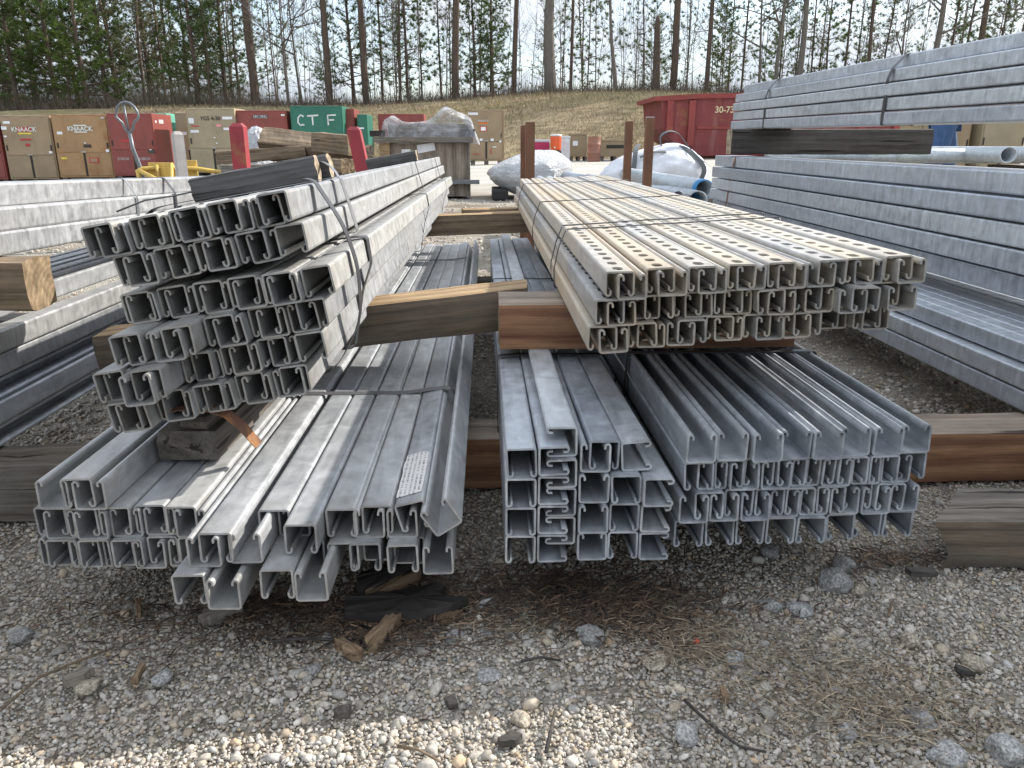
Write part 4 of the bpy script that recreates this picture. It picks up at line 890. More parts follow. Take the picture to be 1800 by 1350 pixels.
def lump(name, mats, parent, dims, seed, amp=.06, f=3., flatb=True, n=28, loc=None, squash=2.6, crease=.5, shape=None):
    """a wrapped lumpy bundle: superellipsoid with folds"""
    bm = bmesh.new(); bmesh.ops.create_icosphere(bm, subdivisions=5, radius=1); fn = smooth_noise(seed); fc = smooth_noise(seed+50)
    for v in bm.verts:
        p = v.co.copy(); k = (abs(p.x)**squash+abs(p.y)**squash+abs(p.z)**squash)**(1/squash); p /= k
        s = 1+amp*fn(p, f)+amp*crease*abs(fc(p, f*2.6))+amp*.34*abs(fc((p.y, p.z, p.x), f*4.5))
        q = Vector((p.x*dims[0]*s, p.y*dims[1]*s, p.z*dims[2]*s))
        if shape: q = shape(q)
        q.z = max(q.z, -dims[2]*.985); v.co = q
    me = bpy.data.meshes.new(name); bm.to_mesh(me); bm.free(); me.polygons.foreach_set('use_smooth', [True]*len(me.polygons))
    for m in mats: me.materials.append(m)
    return link(name, me, parent, loc)
p = at_y(600, 262, 7.6); tag(lump('plastic_wrap', [M['white_sheet']], None, (.16, .2, .35), 5, .14, 3, loc=(p.x, 7.6, .36)), 'crumpled white plastic wrap at the right rear of the timber pile', 'plastic wrap')
p = at_y(452, 236, 7.9); tag(lump('plastic_wrap', [M['white_sheet']], None, (.14, .2, .40), 6, .10, 3, loc=(p.x, 7.9, .41)), 'grey-white plastic wrap showing left of the topmost thick timber', 'plastic wrap')

# ------------------------------------------------------------------ plywood crate with plastic sheet
t = thing('plywood_crate', 'weathered plywood crate with dark rails and two paper notes', 'crate', (-1.17, 10, 0))
wv = .955
q = MB(); q.box(0, wv, 0, 1.15, .03, .675, 0, .004); b = q.obj('panel', M['ply'], t)
b.rotation_euler = (0, 0, 0)
q = MB(); q.box(-.19, 1.03, -.09, -.02, .68, .745, 0, .004); q.obj('top_rail', M['wood_grey'], t)
q = MB(); q.box(-.24, -.06, -.02, .06, .75, .82); q.obj('rail_end', M['wood_black'], t); q = MB(); q.box(.88, 1.05, -.02, .06, .75, .84); q.obj('rail_end', M['wood_black'], t)
q = MB(); q.box(.55, 1.10, -.10, -.005, .185, .235, 0, .003); q.obj('lower_rail', M['grey_steel'], t)
q = MB(); q.box(-.13, -.002, -.04, .08, .0, .675, 0, .004); q.obj('corner_post', M['wood_tan'], t)
q = MB(); q.box(wv+.002, wv+.03, -.01, .1, .0, .68, 0, .003); q.obj('corner_post', M['wood_grey'], t)
q = MB(); q.box(.14, .25, -.006, -.002, .52, .60); q.obj('paper_note', M['white_lab'], t)
q = MB(); q.add([(.34, -.006, .55), (.56, -.006, .59), (.545, -.006, .68), (.33, -.006, .65)], [(0, 1, 2, 3)]); q.add([(.34, -.003, .55), (.56, -.003, .59), (.545, -.003, .68), (.33, -.003, .65)], [(3, 2, 1, 0)]); q.obj('paper_note', M['white_lab'], t)
q = MB(); q.box(-.02, wv+.05, .05, 1.1, .676, .90, 0, .01); o = q.obj('slatted_load', M['wood_grey'], None, loc=(-1.17, 10, .0)); tag(o, 'slatted wooden load under clear plastic on the plywood crate', 'load')
bm = bmesh.new(); bmesh.ops.create_grid(bm, x_segments=60, y_segments=44, size=1); fn = smooth_noise(9); fn2 = smooth_noise(19)
for v in bm.verts:
    x, y = v.co.x*.72, v.co.y*.74; ex = max(0, abs(x)-.53); ey = max(0, abs(y)-.55)
    z = .915+.012*fn((x*3, y*3, 0), 2.2)+.012*abs(fn2((x*3, y*3, 0), 5))
    z += .19*math.exp(-((x-.22)/.16)**2-((y+.30)/.4)**2)+.09*math.exp(-((x+.45)/.09)**2-((y+.3)/.4)**2)+.08*math.exp(-((x-.45)/.12)**2-((y+.35)/.3)**2)
    d = max(ex, ey); z -= d*1.35; sq = 1-.55*min(1, d/.2)
    v.co = Vector((math.copysign(min(abs(x), .53)+ex*.55, x)+.018*fn((x*6, z*5, y*6), 3)*(d > 0), math.copysign(min(abs(y), .55)+ey*.35, y)+.02*fn2((x*7, y*3, z*4), 3)*(d > 0), z))
me = bpy.data.meshes.new('plastic_sheet'); bm.to_mesh(me); bm.free(); me.materials.append(M['sheet']); me.polygons.foreach_set('use_smooth', [True]*len(me.polygons))
tag(link('plastic_sheet', me, None, (-.70, 10.56, 0)), 'clear plastic sheet bunched up on top of the plywood crate', 'plastic sheet')

def smooth_path(P, m=5):
    P = [Vector(p) for p in P]; out = []
    for i in range(len(P)-1):
        a, b, c, d = P[max(i-1, 0)], P[i], P[i+1], P[min(i+2, len(P)-1)]
        for k in range(m):
            t = k/m; out.append(.5*((2*b)+(c-a)*t+(2*a-5*b+4*c-d)*t*t+(3*b-a-3*c+d)*t**3))
    return out+[P[-1]]
# ------------------------------------------------------------------ wrapped bundle and big white bag
M['dark_goods'] = flat('dark_goods', (.02, .02, .02), .6)
t = thing('wrapped_bundle', 'low bundle wrapped in white plastic behind the paired rusty posts', 'wrapped bundle', (.585, 10.2, 0))
lump('wrap', [M['white_sheet']], t, (.53, .55, .29), 21, .10, 2.2, loc=(0, 0, .285), shape=lambda q: Vector((q.x, q.y, q.z*(1.0-.55*max(0, -q.x/.53)))))
q = MB(); q.box(-.50, -.3, -.52, .3, .0, .13, 0, .02); q.obj('dark_base', M['dark_goods'], t)
M['bag'] = paint('white_woven_bag', (.62, .63, .67), .6, .12, (.45, .45, .46), 6); M['web'] = flat('grey_webbing', (.10, .105, .11), .7)
t = thing('bulk_bag', 'big white woven bulk bag with dark lifting straps', 'bulk bag', (1.97, 9.3, 0))
def bagshape(q): return Vector((q.x*(1-.25*max(0, q.z/.3)), q.y, q.z*(.75+.35*sstep(-.6, .45, q.x))))
lump('sack', [M['bag']], t, (.62, .5, .32), 33, .11, 2.2, loc=(0, 0, .31), squash=3, shape=bagshape)
for k, (xa, xb) in enumerate(((-.36, -.20), (.42, .20))):
    q = MB(); q.ribbon(smooth_path([(xa-.05, -.53, .08), (xa, -.535, .25), (xa+.04, -.50, .42), ((xa+xb)/2, -.35, .60), (xb, -.1, .66)]), (1, 0, .1), .055, .006); q.obj('lifting_strap', M['web'], t)
q = MB(); q.ribbon(smooth_path([(.05, -.2, .60), (.02, -.22, .74), (.12, -.23, .80), (.24, -.22, .76), (.34, -.3, .62), (.5, -.45, .45)]), (0, 1, .2), .07, .006); q.obj('lifting_strap', M['web'], t)
q = MB(); q.ribbon(smooth_path([(-.25, -.45, .52), (-.1, -.42, .57), (.05, -.40, .58)]), (0, 1, .6), .04, .006); q.obj('lifting_strap', M['web'], t)

# ------------------------------------------------------------------ pipes
M['pipe'] = galv('pipe_steel', .42, .55, (.92, 1.0, 1.06), 0, metal=.35, rough=.4, endgrime=0); M['blue'] = paint('blue_paint', (.04, .22, .45), .5, .1)
def pipe(a, b, r, label, capmat=None, group='grey pipes behind the perforated bundle'):
    a, b = Vector(a), Vector(b); d = (b-a); L = d.length
    t = thing('steel_pipe', label, 'pipe', a, 0, group); t.rotation_euler = d.to_track_quat('Y', 'Z').to_euler()
    n = 20; vs = []; fs = []
    for (y, rr_) in ((0, r), (L, r), (L, r*.86), (0, r*.86)): vs += [(rr_*math.cos(2*math.pi*k/n), y, rr_*math.sin(2*math.pi*k/n)) for k in range(n)]
    for j in range(4): fs += [(j*n+k, j*n+(k+1) % n, ((j+1) % 4)*n+(k+1) % n, ((j+1) % 4)*n+k) for k in range(n)]
    q = MB(); q.add(vs, fs); q.obj('tube', M['pipe'], t, True)
    if capmat:
        q = MB(); vs = []; fs = []
        for (y, rr_) in ((L-.07, r*1.012), (L+.004, r*1.012), (L+.004, r*.87)): vs += [(rr_*math.cos(2*math.pi*k/n), y, rr_*math.sin(2*math.pi*k/n)) for k in range(n)]
        for j in range(2): fs += [(j*n+k, j*n+(k+1) % n, (j+1)*n+(k+1) % n, (j+1)*n+k) for k in range(n)]
        q.add(vs, fs); q.obj('end_band', M[capmat], t, True)
    return t
pipe(at_y(1100, 306, 7.6), at_y(1238, 333, 5.0), .062, 'thick grey pipe with blue banded end pointing at the camera', 'blue')
pipe(at_y(1120, 327, 7.2), at_y(1226, 353, 4.85), .062, 'thick grey pipe below the blue banded one')
pipe(at_y(1034, 314, 6.6), at_y(1192, 347, 4.75), .040, 'thin pale pipe beside the perforated bundle, nearest the posts')
pipe(at_y(1010, 322, 6.4), at_y(1160, 346, 4.7), .034, 'thin pale pipe half hidden by the perforated bundle')
pipe(at_y(1002, 318, 7.0), at_y(1120, 338, 4.7), .034, 'third thin pipe with dark open end beyond the perforated bundle')
for u, v, y in ((948, 316, 5.6), (965, 316, 5.5)):
    p = at_y(u, v, y); pipe((p.x, p.y, p.z), (p.x+.12, p.y-1.1, p.z-.06), .028, ('left' if u < 950 else 'right')+' of two small pipes ending just beyond the perforated bundle')
pipe(at_y(996, 312, 6.2), at_y(1030, 322, 5.0), .05, 'short fat pipe end showing beyond the middle of the perforated bundle')
timber('timber', 1.9, .12, .20, M['wood_grey'], M['end_dark'], (.25, 5.35, 0), R_(4), 0, 'grey timber under the pipes behind the perforated bundle', 61)
timber('timber', 1.7, .12, .24, M['wood_grey'], M['end_dark'], (.75, 6.3, 0), R_(2), 0, 'second grey timber carrying the far ends of the pipes', 62)
# far right, seen between the two right bundles
pipe((2.2, 6.2, .57), (4.7, 6.0, .57), .055, 'pale pipe lying crosswise behind the right stack', None, 'pale pipes behind the right stack')
pipe((4.05, 7.6, .585), (3.60, 5.4, .585), .055, 'pale pipe with open dark end behind the right stack, left of two', None, 'pale pipes behind the right stack')
pipe((4.35, 7.6, .585), (3.90, 5.4, .585), .055, 'pale pipe with open dark end behind the right stack, right of two', None, 'pale pipes behind the right stack')
for x, y in ((2.5, 6.1), (4.4, 6.15)): timber('timber_block', .5, .5, .50, M['wood_grey'], M['end_dark'], (x-.2, y-.1, 0), 0, 0, 'grey block carrying the pale pipes behind the right stack, '+('left' if x < 3 else 'right'), 63)
cabinet('tan_chest', 'tan chest glimpsed between the two right bundles, beside the blue jeans', 6.3, 7.05, .02, 1.25, 11.5, .6, 'tan', group=None)
cabinet('tan_chest', 'lighter tan chest glimpsed between the two right bundles, next to a white panel', 7.15, 7.8, .02, 1.3, 11.4, .6, 'tan_light', group=None)
q = MB(); q.box(0, 1.2, 0, .05, 0, 1.4, 0, .005); tag(q.obj('white_board', M['white_p'], None, loc=(7.85, 11.2, .02)), 'white board standing at far right behind the right stack', 'board')

# ------------------------------------------------------------------ person in jeans behind the right stack
M['jeans'] = paint('blue_denim', (.045, .095, .20), .85, .3, (.16, .23, .36), 9); M['shirt'] = paint('grey_work_shirt', (.10, .11, .12), .9, .2); M['skin'] = flat('skin', (.42, .24, .17), .5); M['boot'] = flat('brown_boot', (.07, .045, .03), .7); M['hair'] = flat('dark_hair', (.03, .022, .018), .6)
def skin_body(name, nodes, edges, mats, parent, sub=2):
    me = bpy.data.meshes.new(name); me.from_pydata([n[:3] for n in nodes], edges, []); o = link(name, me, parent)
    o.modifiers.new('skin', 'SKIN'); sv = me.skin_vertices[0].data
    for i, n in enumerate(nodes): sv[i].radius = (n[3], n[4] if len(n) > 4 else n[3]); sv[i].use_root = (i == 0)
    s = o.modifiers.new('sub', 'SUBSURF'); s.levels = s.render_levels = sub
    dg = bpy.context.evaluated_depsgraph_get(); m2 = bpy.data.meshes.new_from_object(o.evaluated_get(dg)); o.modifiers.clear(); o.data = m2
    m2.materials.clear()
    for m in mats: m2.materials.append(m)
    m2.polygons.foreach_set('use_smooth', [True]*len(m2.polygons)); return o
pp = at_y(1660, 240, 7.6)
pe = thing('person', 'person in blue jeans bending over behind the right stack, only the legs showing', 'person', (pp.x, 7.6, 0), R_(65))
nodes = [(0, 0, .93, .125, .11), (0, -.12, 1.02, .125, .10), (0, -.30, 1.10, .155, .11), (0, -.43, 1.13, .12, .08), (0, -.49, 1.12, .055), (0, -.57, 1.08, .075, .085), (0, -.64, 1.04, .078, .09), (0, -.70, 1.00, .05),
         (.10, .02, .88, .095), (.11, -.08, .50, .066), (.11, -.04, .30, .060), (.11, .02, .10, .042), (.11, -.10, .045, .038), (-.10, .02, .88, .095), (-.11, .06, .50, .066), (-.11, .17, .30, .058), (-.11, .26, .12, .042), (-.11, .16, .06, .038),
         (.20, -.40, 1.10, .055), (.27, -.24, .99, .043), (.21, -.45, 1.0, .033), (.18, -.52, 1.02, .035), (-.20, -.40, 1.10, .055), (-.27, -.24, .99, .043), (-.21, -.45, 1.0, .033), (-.18, -.52, 1.02, .035)]
edges = [(0, 1), (1, 2), (2, 3), (3, 4), (4, 5), (5, 6), (6, 7), (0, 8), (8, 9), (9, 10), (10, 11), (11, 12), (0, 13), (13, 14), (14, 15), (15, 16), (16, 17), (3, 18), (18, 19), (19, 20), (20, 21), (3, 22), (22, 23), (23, 24), (24, 25)]
skin_body('body', nodes, edges, [M['skin']], pe)
skin_body('jeans', [(0, .0, .95, .138, .122), (.10, .02, .87, .118), (.11, -.075, .53, .092), (.11, -.04, .30, .080), (.11, .02, .11, .078), (-.10, .02, .87, .118), (-.11, .05, .53, .092), (-.11, .16, .31, .080), (-.11, .25, .14, .078)], [(0, 1), (1, 2), (2, 3), (3, 4), (0, 5), (5, 6), (6, 7), (7, 8)], [M['jeans']], pe)
skin_body('shirt', [(0, -.04, .98, .143, .125), (0, -.13, 1.03, .14, .115), (0, -.31, 1.11, .17, .125), (0, -.43, 1.14, .125, .09), (.20, -.40, 1.11, .07), (.265, -.26, 1.0, .06), (-.20, -.40, 1.11, .07), (-.265, -.26, 1.0, .06)], [(0, 1), (1, 2), (2, 3), (3, 4), (4, 5), (3, 6), (6, 7)], [M['shirt']], pe)
skin_body('boot', [(.11, .03, .10, .052), (.11, .0, .045, .05), (.11, -.12, .04, .045), (.11, -.17, .038, .03)], [(0, 1), (1, 2), (2, 3)], [M['boot']], pe)
skin_body('boot', [(-.11, .27, .13, .052), (-.11, .25, .06, .05), (-.11, .14, .05, .045), (-.11, .09, .04, .03)], [(0, 1), (1, 2), (2, 3)], [M['boot']], pe)
hd = Matrix.Translation((0, -.60, 1.075)) @ Matrix.Rotation(R_(62), 4, 'X')
def on_head(mb_): mb_.v = [tuple(hd @ Vector(v)) for v in mb_.v]; return mb_
q = MB(); q.tube([(0, .02, -.01), (0, .02, .05), (0, .015, .10), (0, .01, .125)], [.085, .092, .07, .02], 14); on_head(q).obj('hair', M['hair'], pe, True)
for s_x in (-1, 1):
    q = MB(); q.tube([(s_x*.03, -.083, .02), (s_x*.03, -.090, .02)], .011, 8); on_head(q).obj('eye', M['white_lab'], pe)
    q = MB(); q.tube([(s_x*.080, .01, -.02), (s_x*.088, .015, .01), (s_x*.080, .02, .035)], [.012, .018, .012], 8); on_head(q).obj('ear', M['skin'], pe, True)
q = MB(); q.tube([(0, -.085, .015), (0, -.108, -.015), (0, -.088, -.025)], [.008, .014, .008], 8); on_head(q).obj('nose', M['skin'], pe, True)
q = MB(); q.tube([(-.025, -.08, -.055), (0, -.088, -.058), (.025, -.08, -.055)], [.004, .007, .004], 6); on_head(q).obj('mouth', M['red_lab'], pe, True)
for s_x, (hx, hy, hz) in ((1, (.175, -.535, 1.02)), (-1, (-.175, -.535, 1.02))):
    for k in range(4):
        q = MB(); l = (.075, .085, .08, .062)[k]; y0_ = hy-.03+.02*k; q.tube([(hx, y0_, hz-.02), (hx-.006*s_x, y0_-.004, hz-.02-l*.5), (hx-.02*s_x, y0_-.006, hz-.02-l)], [.010, .009, .007], 8); q.obj('finger', M['skin'], pe, True)
    q = MB(); q.tube([(hx, hy-.035, hz+.0), (hx-.02*s_x, hy-.058, hz-.03), (hx-.03*s_x, hy-.062, hz-.058)], [.012, .011, .008], 8); q.obj('thumb', M['skin'], pe, True)

# ------------------------------------------------------------------ orange loader behind the trees
t = thing('wheel_loader', 'orange earth mover mostly hidden by trees at far left', 'loader', (at_y(17, 165, 37).x-2.6, 37, bank_z(-23, 37)-.5))
M['orange_dull'] = paint('dusty_orange_paint', (.50, .20, .06), .6, .3)
q = MB(); q.box(0, 2.6, 0, 1.8, .5, 1.2, 0, .1); q.obj('body', M['orange_dull'], t); q = MB(); q.box(1.2, 2.4, .2, 1.6, 1.21, 1.7, 0, .08); q.obj('cab', M['orange_dull'], t)
for x in (.4, 2.2):
    q = MB(); q.tube([(x, -.25, .55), (x, .1, .55)], .55, 18); q.obj('wheel', M['black_p'], t)

# ------------------------------------------------------------------ gravel, mulch, stones, chips
def gravel_mat():
    m, N, L, P = newmat('gravel_stones'); a = N.new('ShaderNodeAttribute'); a.attribute_name = 'tone'
    n = noise(N, L, coords(N, L, (220, 220, 220), False), 1.0, 3, .7); r = ramp(N, L, n, [(.35, (.72, .71, .70)), (.62, (1.12, 1.12, 1.12))])
    L.new(mixc(N, L, 1, a.outputs['Color'], r.outputs[0], 'MULTIPLY'), P.inputs['Base Color']); P.inputs['Roughness'].default_value = .85; P.inputs['Specular IOR Level'].default_value = .25; return m
M['gravel'] = gravel_mat()
def ico(sub):
    bm = bmesh.new(); bmesh.ops.create_icosphere(bm, subdivisions=sub, radius=1); bm.verts.index_update()
    V = np.array([v.co[:] for v in bm.verts]); Fx = np.array([[v.index for v in f.verts] for f in bm.faces]); bm.free(); return V, Fx
PAL = np.array([(.42, .395, .355), (.48, .455, .415), (.36, .325, .275), (.44, .375, .29), (.38, .305, .22), (.28, .275, .265), (.33, .33, .33), (.57, .55, .51), (.19, .17, .15), (.45, .32, .19), (.40, .37, .325)])
PW = np.array([.17, .14, .14, .12, .08, .08, .08, .06, .05, .015, .065]); PW = PW/PW.sum()
def scatter(n, ymin, ymax, rmin, rmax, sub, power=2.0, bias=0.):
    # positions inside the area the photo shows, more of them near the front
    u = nrng.random(n); y = ymin+(ymax-ymin)*u**1.25; x = (nrng.random(n)*2-1)*(.76*y+.14)+.03*y
    r = rmin+(rmax-rmin)*nrng.random(n)**power
    V0, F0 = ico(sub); k = len(V0)
    # random rotations
    q = nrng.normal(size=(n, 4)); q /= np.linalg.norm(q, axis=1)[:, None]; w_, a, b, c = q.T
    Rm = np.stack([1-2*(b*b+c*c), 2*(a*b-c*w_), 2*(a*c+b*w_), 2*(a*b+c*w_), 1-2*(a*a+c*c), 2*(b*c-a*w_), 2*(a*c-b*w_), 2*(b*c+a*w_), 1-2*(a*a+b*b)], 1).reshape(n, 3, 3)
    sc = np.stack([nrng.uniform(.75, 1.35, n), nrng.uniform(.65, 1.1, n), nrng.uniform(.5, .85, n)], 1)
    jit = 1+nrng.uniform(-.16, .16, (n, k))
    Vb = V0/np.power((np.abs(V0)**5).sum(1), .2)[:, None]*.80
    P = (V0*.35+Vb*.65)[None]*jit[..., None]*sc[:, None, :]; P = np.einsum('nij,nkj->nki', Rm, P)*r[:, None, None]; P[..., 2] *= .8
    z = np.array([ground_z(a_, b_)+near_bumps(a_, b_)*.6 for a_, b_ in zip(x, y)])-.005+r*nrng.uniform(-.15, .42, n)
    P += np.stack([x, y, z], 1)[:, None, :]
    F = (F0[None]+(np.arange(n)*k)[:, None, None]).reshape(-1, 3)
    base_ = PAL[nrng.choice(len(PAL), n, p=PW)]; col = (base_*.68+PAL.mean(0)*.32)*np.array([1.13, 1.11, 1.08])*nrng.uniform(.75, 1.2, n)[:, None]
    return P.reshape(-1, 3), F, np.repeat(col, k, 0)
def join(parts):
    V, F, C, o = [], [], [], 0
    for v, f, c in parts: V.append(v); F.append(f+o); C.append(c); o += len(v)
    return np.concatenate(V), np.concatenate(F), np.concatenate(C)
V, Fx, C = join([scatter(90000, .50, 1.75, .0012, .0042, 1, 1.5), scatter(10000, .50, 1.9, .0035, .0068, 1, 2.2), scatter(1000, .5, 2.2, .006, .0115, 2, 2.2), scatter(22000, 1.7, 5.5, .003, .010, 1, 2.), scatter(5000, 5, 10, .008, .022, 1, 2.)])
tag(link('gravel', fast_mesh('gravel', V, Fx, 3, M['gravel'], C)), 'loose mixed grey and tan gravel', kind='stuff')
# mulch: thin slivers of bark and straw
def slivers(spots, lmin, lmax, wmin, wmax, cols, zoff=.004):
    Vs, Cs = [], []
    for (u, v, su, sv, n, ang, spread) in spots:
        for _ in range(n):
            uu, vv = u+rnd.gauss(0, su), v+rnd.gauss(0, sv); p = at_z(uu, vv, 0)
            if p.y < .45 or p.y > 4: continue
            L = rnd.uniform(lmin, lmax); w = rnd.uniform(wmin, wmax); a = R_(rnd.gauss(ang, spread)); d = Vector((math.cos(a), math.sin(a), rnd.gauss(0, .10))); s = Vector((-d.y, d.x, rnd.gauss(0, .3))).normalized()*w/2; t_ = Vector((0, 0, w*.5))
            c0 = Vector((p.x, p.y, near_bumps(p.x, p.y)*.6+zoff+rnd.uniform(0, .006))); mid = c0+Vector((0, 0, L*.06)); A, B = c0-d*L/2, c0+d*L/2
            Vs += [A-s*.6, A+s*.6, mid+s, B+s*.5, B-s*.5, mid-s, mid+t_*1.0, A+t_*.3, B+t_*.3]
            k = rnd.uniform(.6, 1.3); cc = tuple(x*k for x in rnd.choice(cols)); Cs += [cc]*9
    V = np.array([v[:] for v in Vs]); n = len(V)//9
    f0 = np.array([(0, 1, 2, 5), (5, 2, 3, 4), (0, 7, 6, 5), (7, 1, 2, 6), (5, 6, 8, 4), (6, 2, 3, 8)])
    F = (f0[None]+(np.arange(n)*9)[:, None, None]).reshape(-1, 4); return V, F, np.array(Cs)
M['mulch'] = gravel_mat(); M['mulch'].name = 'bark_and_straw'
V, Fx, C = slivers([(960, 1050, 150, 30, 1500, 20, 50), (1100, 1085, 90, 25, 700, 10, 50), (600, 1090, 110, 25, 700, 10, 50), (470, 1070, 60, 20, 350, 25, 40), (250, 1090, 90, 40, 250, 25, 40), (1570, 985, 60, 12, 300, 0, 60), (700, 1130, 70, 20, 300, 10, 40)], .008, .030, .001, .0035,
                   [(.10, .065, .045), (.14, .09, .06), (.07, .048, .036), (.19, .13, .085), (.055, .04, .032)])
tag(link('bark_mulch', fast_mesh('bark_mulch', V, Fx, 4, M['mulch'], C)), 'dark shredded bark lying on the gravel', kind='stuff')
V, Fx, C = slivers([(1390, 1175, 120, 34, 460, -25, 45), (1470, 1240, 135, 36, 560, -20, 45), (1600, 1290, 120, 32, 300, -15, 45), (1180, 1110, 70, 18, 350, 10, 40), (1230, 1150, 60, 20, 300, -20, 40), (900, 1110, 60, 20, 200, 10, 40)], .008, .032, .0006, .0018,
                   [(.33, .26, .18), (.26, .20, .135), (.20, .15, .10), (.42, .34, .24), (.14, .105, .075)])
tag(link('pine_straw', fast_mesh('pine_straw', V, Fx, 4, M['mulch'], C)), 'dry straw and needle litter on the gravel', kind='stuff')
def rock_mat(name, a, b):
    m, N, L, P = newmat(name); n = noise(N, L, coords(N, L, (90, 90, 90)), 1, 5, .75); n2 = noise(N, L, coords(N, L, (300, 300, 300)), 1, 2)
    r = ramp(N, L, n, [(.35, b), (.62, a)]); q = ramp(N, L, n2, [(.40, (.6, .6, .6)), (.6, (1.15, 1.15, 1.15))])
    L.new(mixc(N, L, 1, r.outputs[0], q.outputs[0], 'MULTIPLY'), P.inputs['Base Color']); P.inputs['Roughness'].default_value = .85; P.inputs['Specular IOR Level'].default_value = .25; bump(N, L, P, n, .6, .003); return m
M['rock_a'] = rock_mat('granite_grey', (.47, .46, .44), (.24, .235, .225)); M['rock_b'] = rock_mat('granite_tan', (.48, .42, .33), (.28, .23, .17)); M['rock_c'] = rock_mat('granite_blue_grey', (.36, .35, .33), (.19, .185, .175))
def rock(u, v, wpx, mat, label, seed, flat_=.6, name='stone'):
    p = at_z(u, v, 0); dep = (p-Vector((0, 0, CAM_H))).length; r = wpx/2/1352*dep; rr = np.random.default_rng(seed)
    bm = bmesh.new(); bmesh.ops.create_icosphere(bm, subdivisions=3, radius=1); pl = rr.normal(size=(11, 3)); pl /= np.linalg.norm(pl, axis=1)[:, None]; dd = rr.uniform(.62, .95, 11); fn = smooth_noise(seed)
    for vt in bm.verts:
        q = np.array(vt.co); k = 1.0
        for n_, d in zip(pl, dd):
            t_ = q@n_
            if t_ > 0: k = min(k, d/t_)
        s = k*(1+.03*fn(q, 5)); vt.co = Vector((q[0]*s*r, q[1]*s*r*.85, q[2]*s*r*flat_))
    me = bpy.data.meshes.new(name); bm.to_mesh(me); bm.free(); me.materials.append(M[mat])
    o = link(name, me, None, (p.x, p.y, r*flat_*.35), (0, 0, rr.uniform(0, 6))); tag(o, label, 'stone', 'larger stones lying on the gravel'); return o
for i, (u, v, w, m, l, fl) in enumerate([(1480, 1000, 50, 'rock_c', 'grey stone leaning on a paler one below the right bundle corner', .6), (1468, 1030, 62, 'rock_a', 'pale angular stone in front of a grey stone near the lower right bundle', .7), (1508, 1040, 30, 'rock_b', 'small tan stone right of the pale angular pair', .7),
      (1355, 975, 34, 'rock_c', 'dark stone in shade just under the lower right bundle', .8), (1352, 1068, 42, 'rock_c', 'blue-grey stone, left of two lying side by side below the right bundle', .6), (1405, 1074, 46, 'rock_a', 'speckled pale stone, right of two side by side below the right bundle', .5),
      (852, 1068, 44, 'rock_a', 'grey stone in the dark bark below the gap between bundles', .7), (1035, 1122, 54, 'rock_c', 'pointed blue-grey stone beside a long twig', .6), (800, 1125, 38, 'rock_a', 'speckled stone right of the tan wood chip', .7), (855, 1115, 28, 'rock_c', 'dark round stone right of the speckled one', .7),
      (1150, 1167, 48, 'rock_b', 'broad tan-grey stone left of the straw patch', .5), (1292, 1165, 40, 'rock_a', 'grey stone at the upper end of the straw patch', .7), (1600, 1133, 34, 'rock_b', 'cream coloured stone alone in fine gravel at right', .7), (1712, 1172, 40, 'rock_b', 'tan stone near the right edge', .7),
      (1617, 1268, 58, 'rock_c', 'flat blue-grey stone right of the straw patch', .45), (1490, 1292, 36, 'rock_a', 'pale stone at the lower side of the straw patch', .8), (1665, 1335, 60, 'rock_a', 'broad white-grey stone at the bottom right', .6), (1765, 1332, 56, 'rock_a', 'large rounded stone in the bottom right corner', .9),
      (1205, 1298, 46, 'rock_a', 'large pale stone at the bottom, left of the straw', .9), (860, 1190, 44, 'rock_a', 'grey boulder chip in the middle foreground', .5), (915, 1270, 36, 'rock_b', 'tan stone at the edge of the sunlit patch', .8), (285, 1195, 34, 'rock_a', 'long pale stone in shade at the lower left', .6),
      (155, 1210, 40, 'rock_b', 'flat stone near the sunlit patch at left', .4), (550, 1180, 30, 'rock_c', 'bluish stone in shaded gravel, lower left centre', .6), (40, 1120, 36, 'rock_c', 'grey stone near the left edge', .5)]):
    rock(u, v, w, m, l, 100+i, fl)
def chip(outline, th, mat, label, name='wood_chip', seed=1, tilt=(0, 0), zb=.006, cat='wood chip'):
    rr = random.Random(seed); pts = [at_z(u, v, 0) for u, v in outline]
    # roughen the outline
    out = []; d_all = max((a-b).length for a in pts for b in pts)
    for i, p in enumerate(pts):
        n_ = pts[(i+1) % len(pts)]
        for k in range(4):
            s = p+(n_-p)*(k/4); jt = min(.0012, d_all*.02); out.append(Vector((s.x+rr.gauss(0, jt), s.y+rr.gauss(0, jt), 0)))
    c = sum(out, Vector())/len(out); d0 = max(((a-b) for a in pts for b in pts), key=lambda w: w.length); ang = math.atan2(d0.y, d0.x); Rz = Matrix.Rotation(-ang, 3, 'Z')
    lo = [Rz @ (p-c) for p in out]; k = len(lo); mb = MB(); zz = lambda p: tilt[0]*p.x+tilt[1]*p.y
    top = [(p.x*.97, p.y*.93, th*rr.uniform(.75, 1.05)+zz(p)) for p in lo]; bot = [(p.x, p.y, -.004+zz(p)) for p in lo]
    mb.add(bot+top+[(0, 0, th*1.08)], [(i, (i+1) % k, k+(i+1) % k, k+i) for i in range(k)]+[(k+i, k+(i+1) % k, 2*k) for i in range(k)]+[tuple(range(k-1, -1, -1))])
    o = mb.obj(name, M[mat], None, loc=(c.x, c.y, zb+.002), rot=(0, 0, ang)); tag(o, label, cat); return o
chip([(632, 1030), (700, 1012), (755, 1006), (745, 1022), (690, 1050), (640, 1066), (626, 1050)], .022, 'wood_black', 'dark rotten slab of wood just under the lower left bundle', 'wood_slab', 1, cat='wood slab')
chip([(640, 1058), (690, 1040), (745, 1016), (738, 1034), (690, 1056), (645, 1072)], .012, 'chip', 'orange-brown split edge of wood lying against the dark rotten slab', 'wood_slab', 2, zb=.012, cat='wood slab')
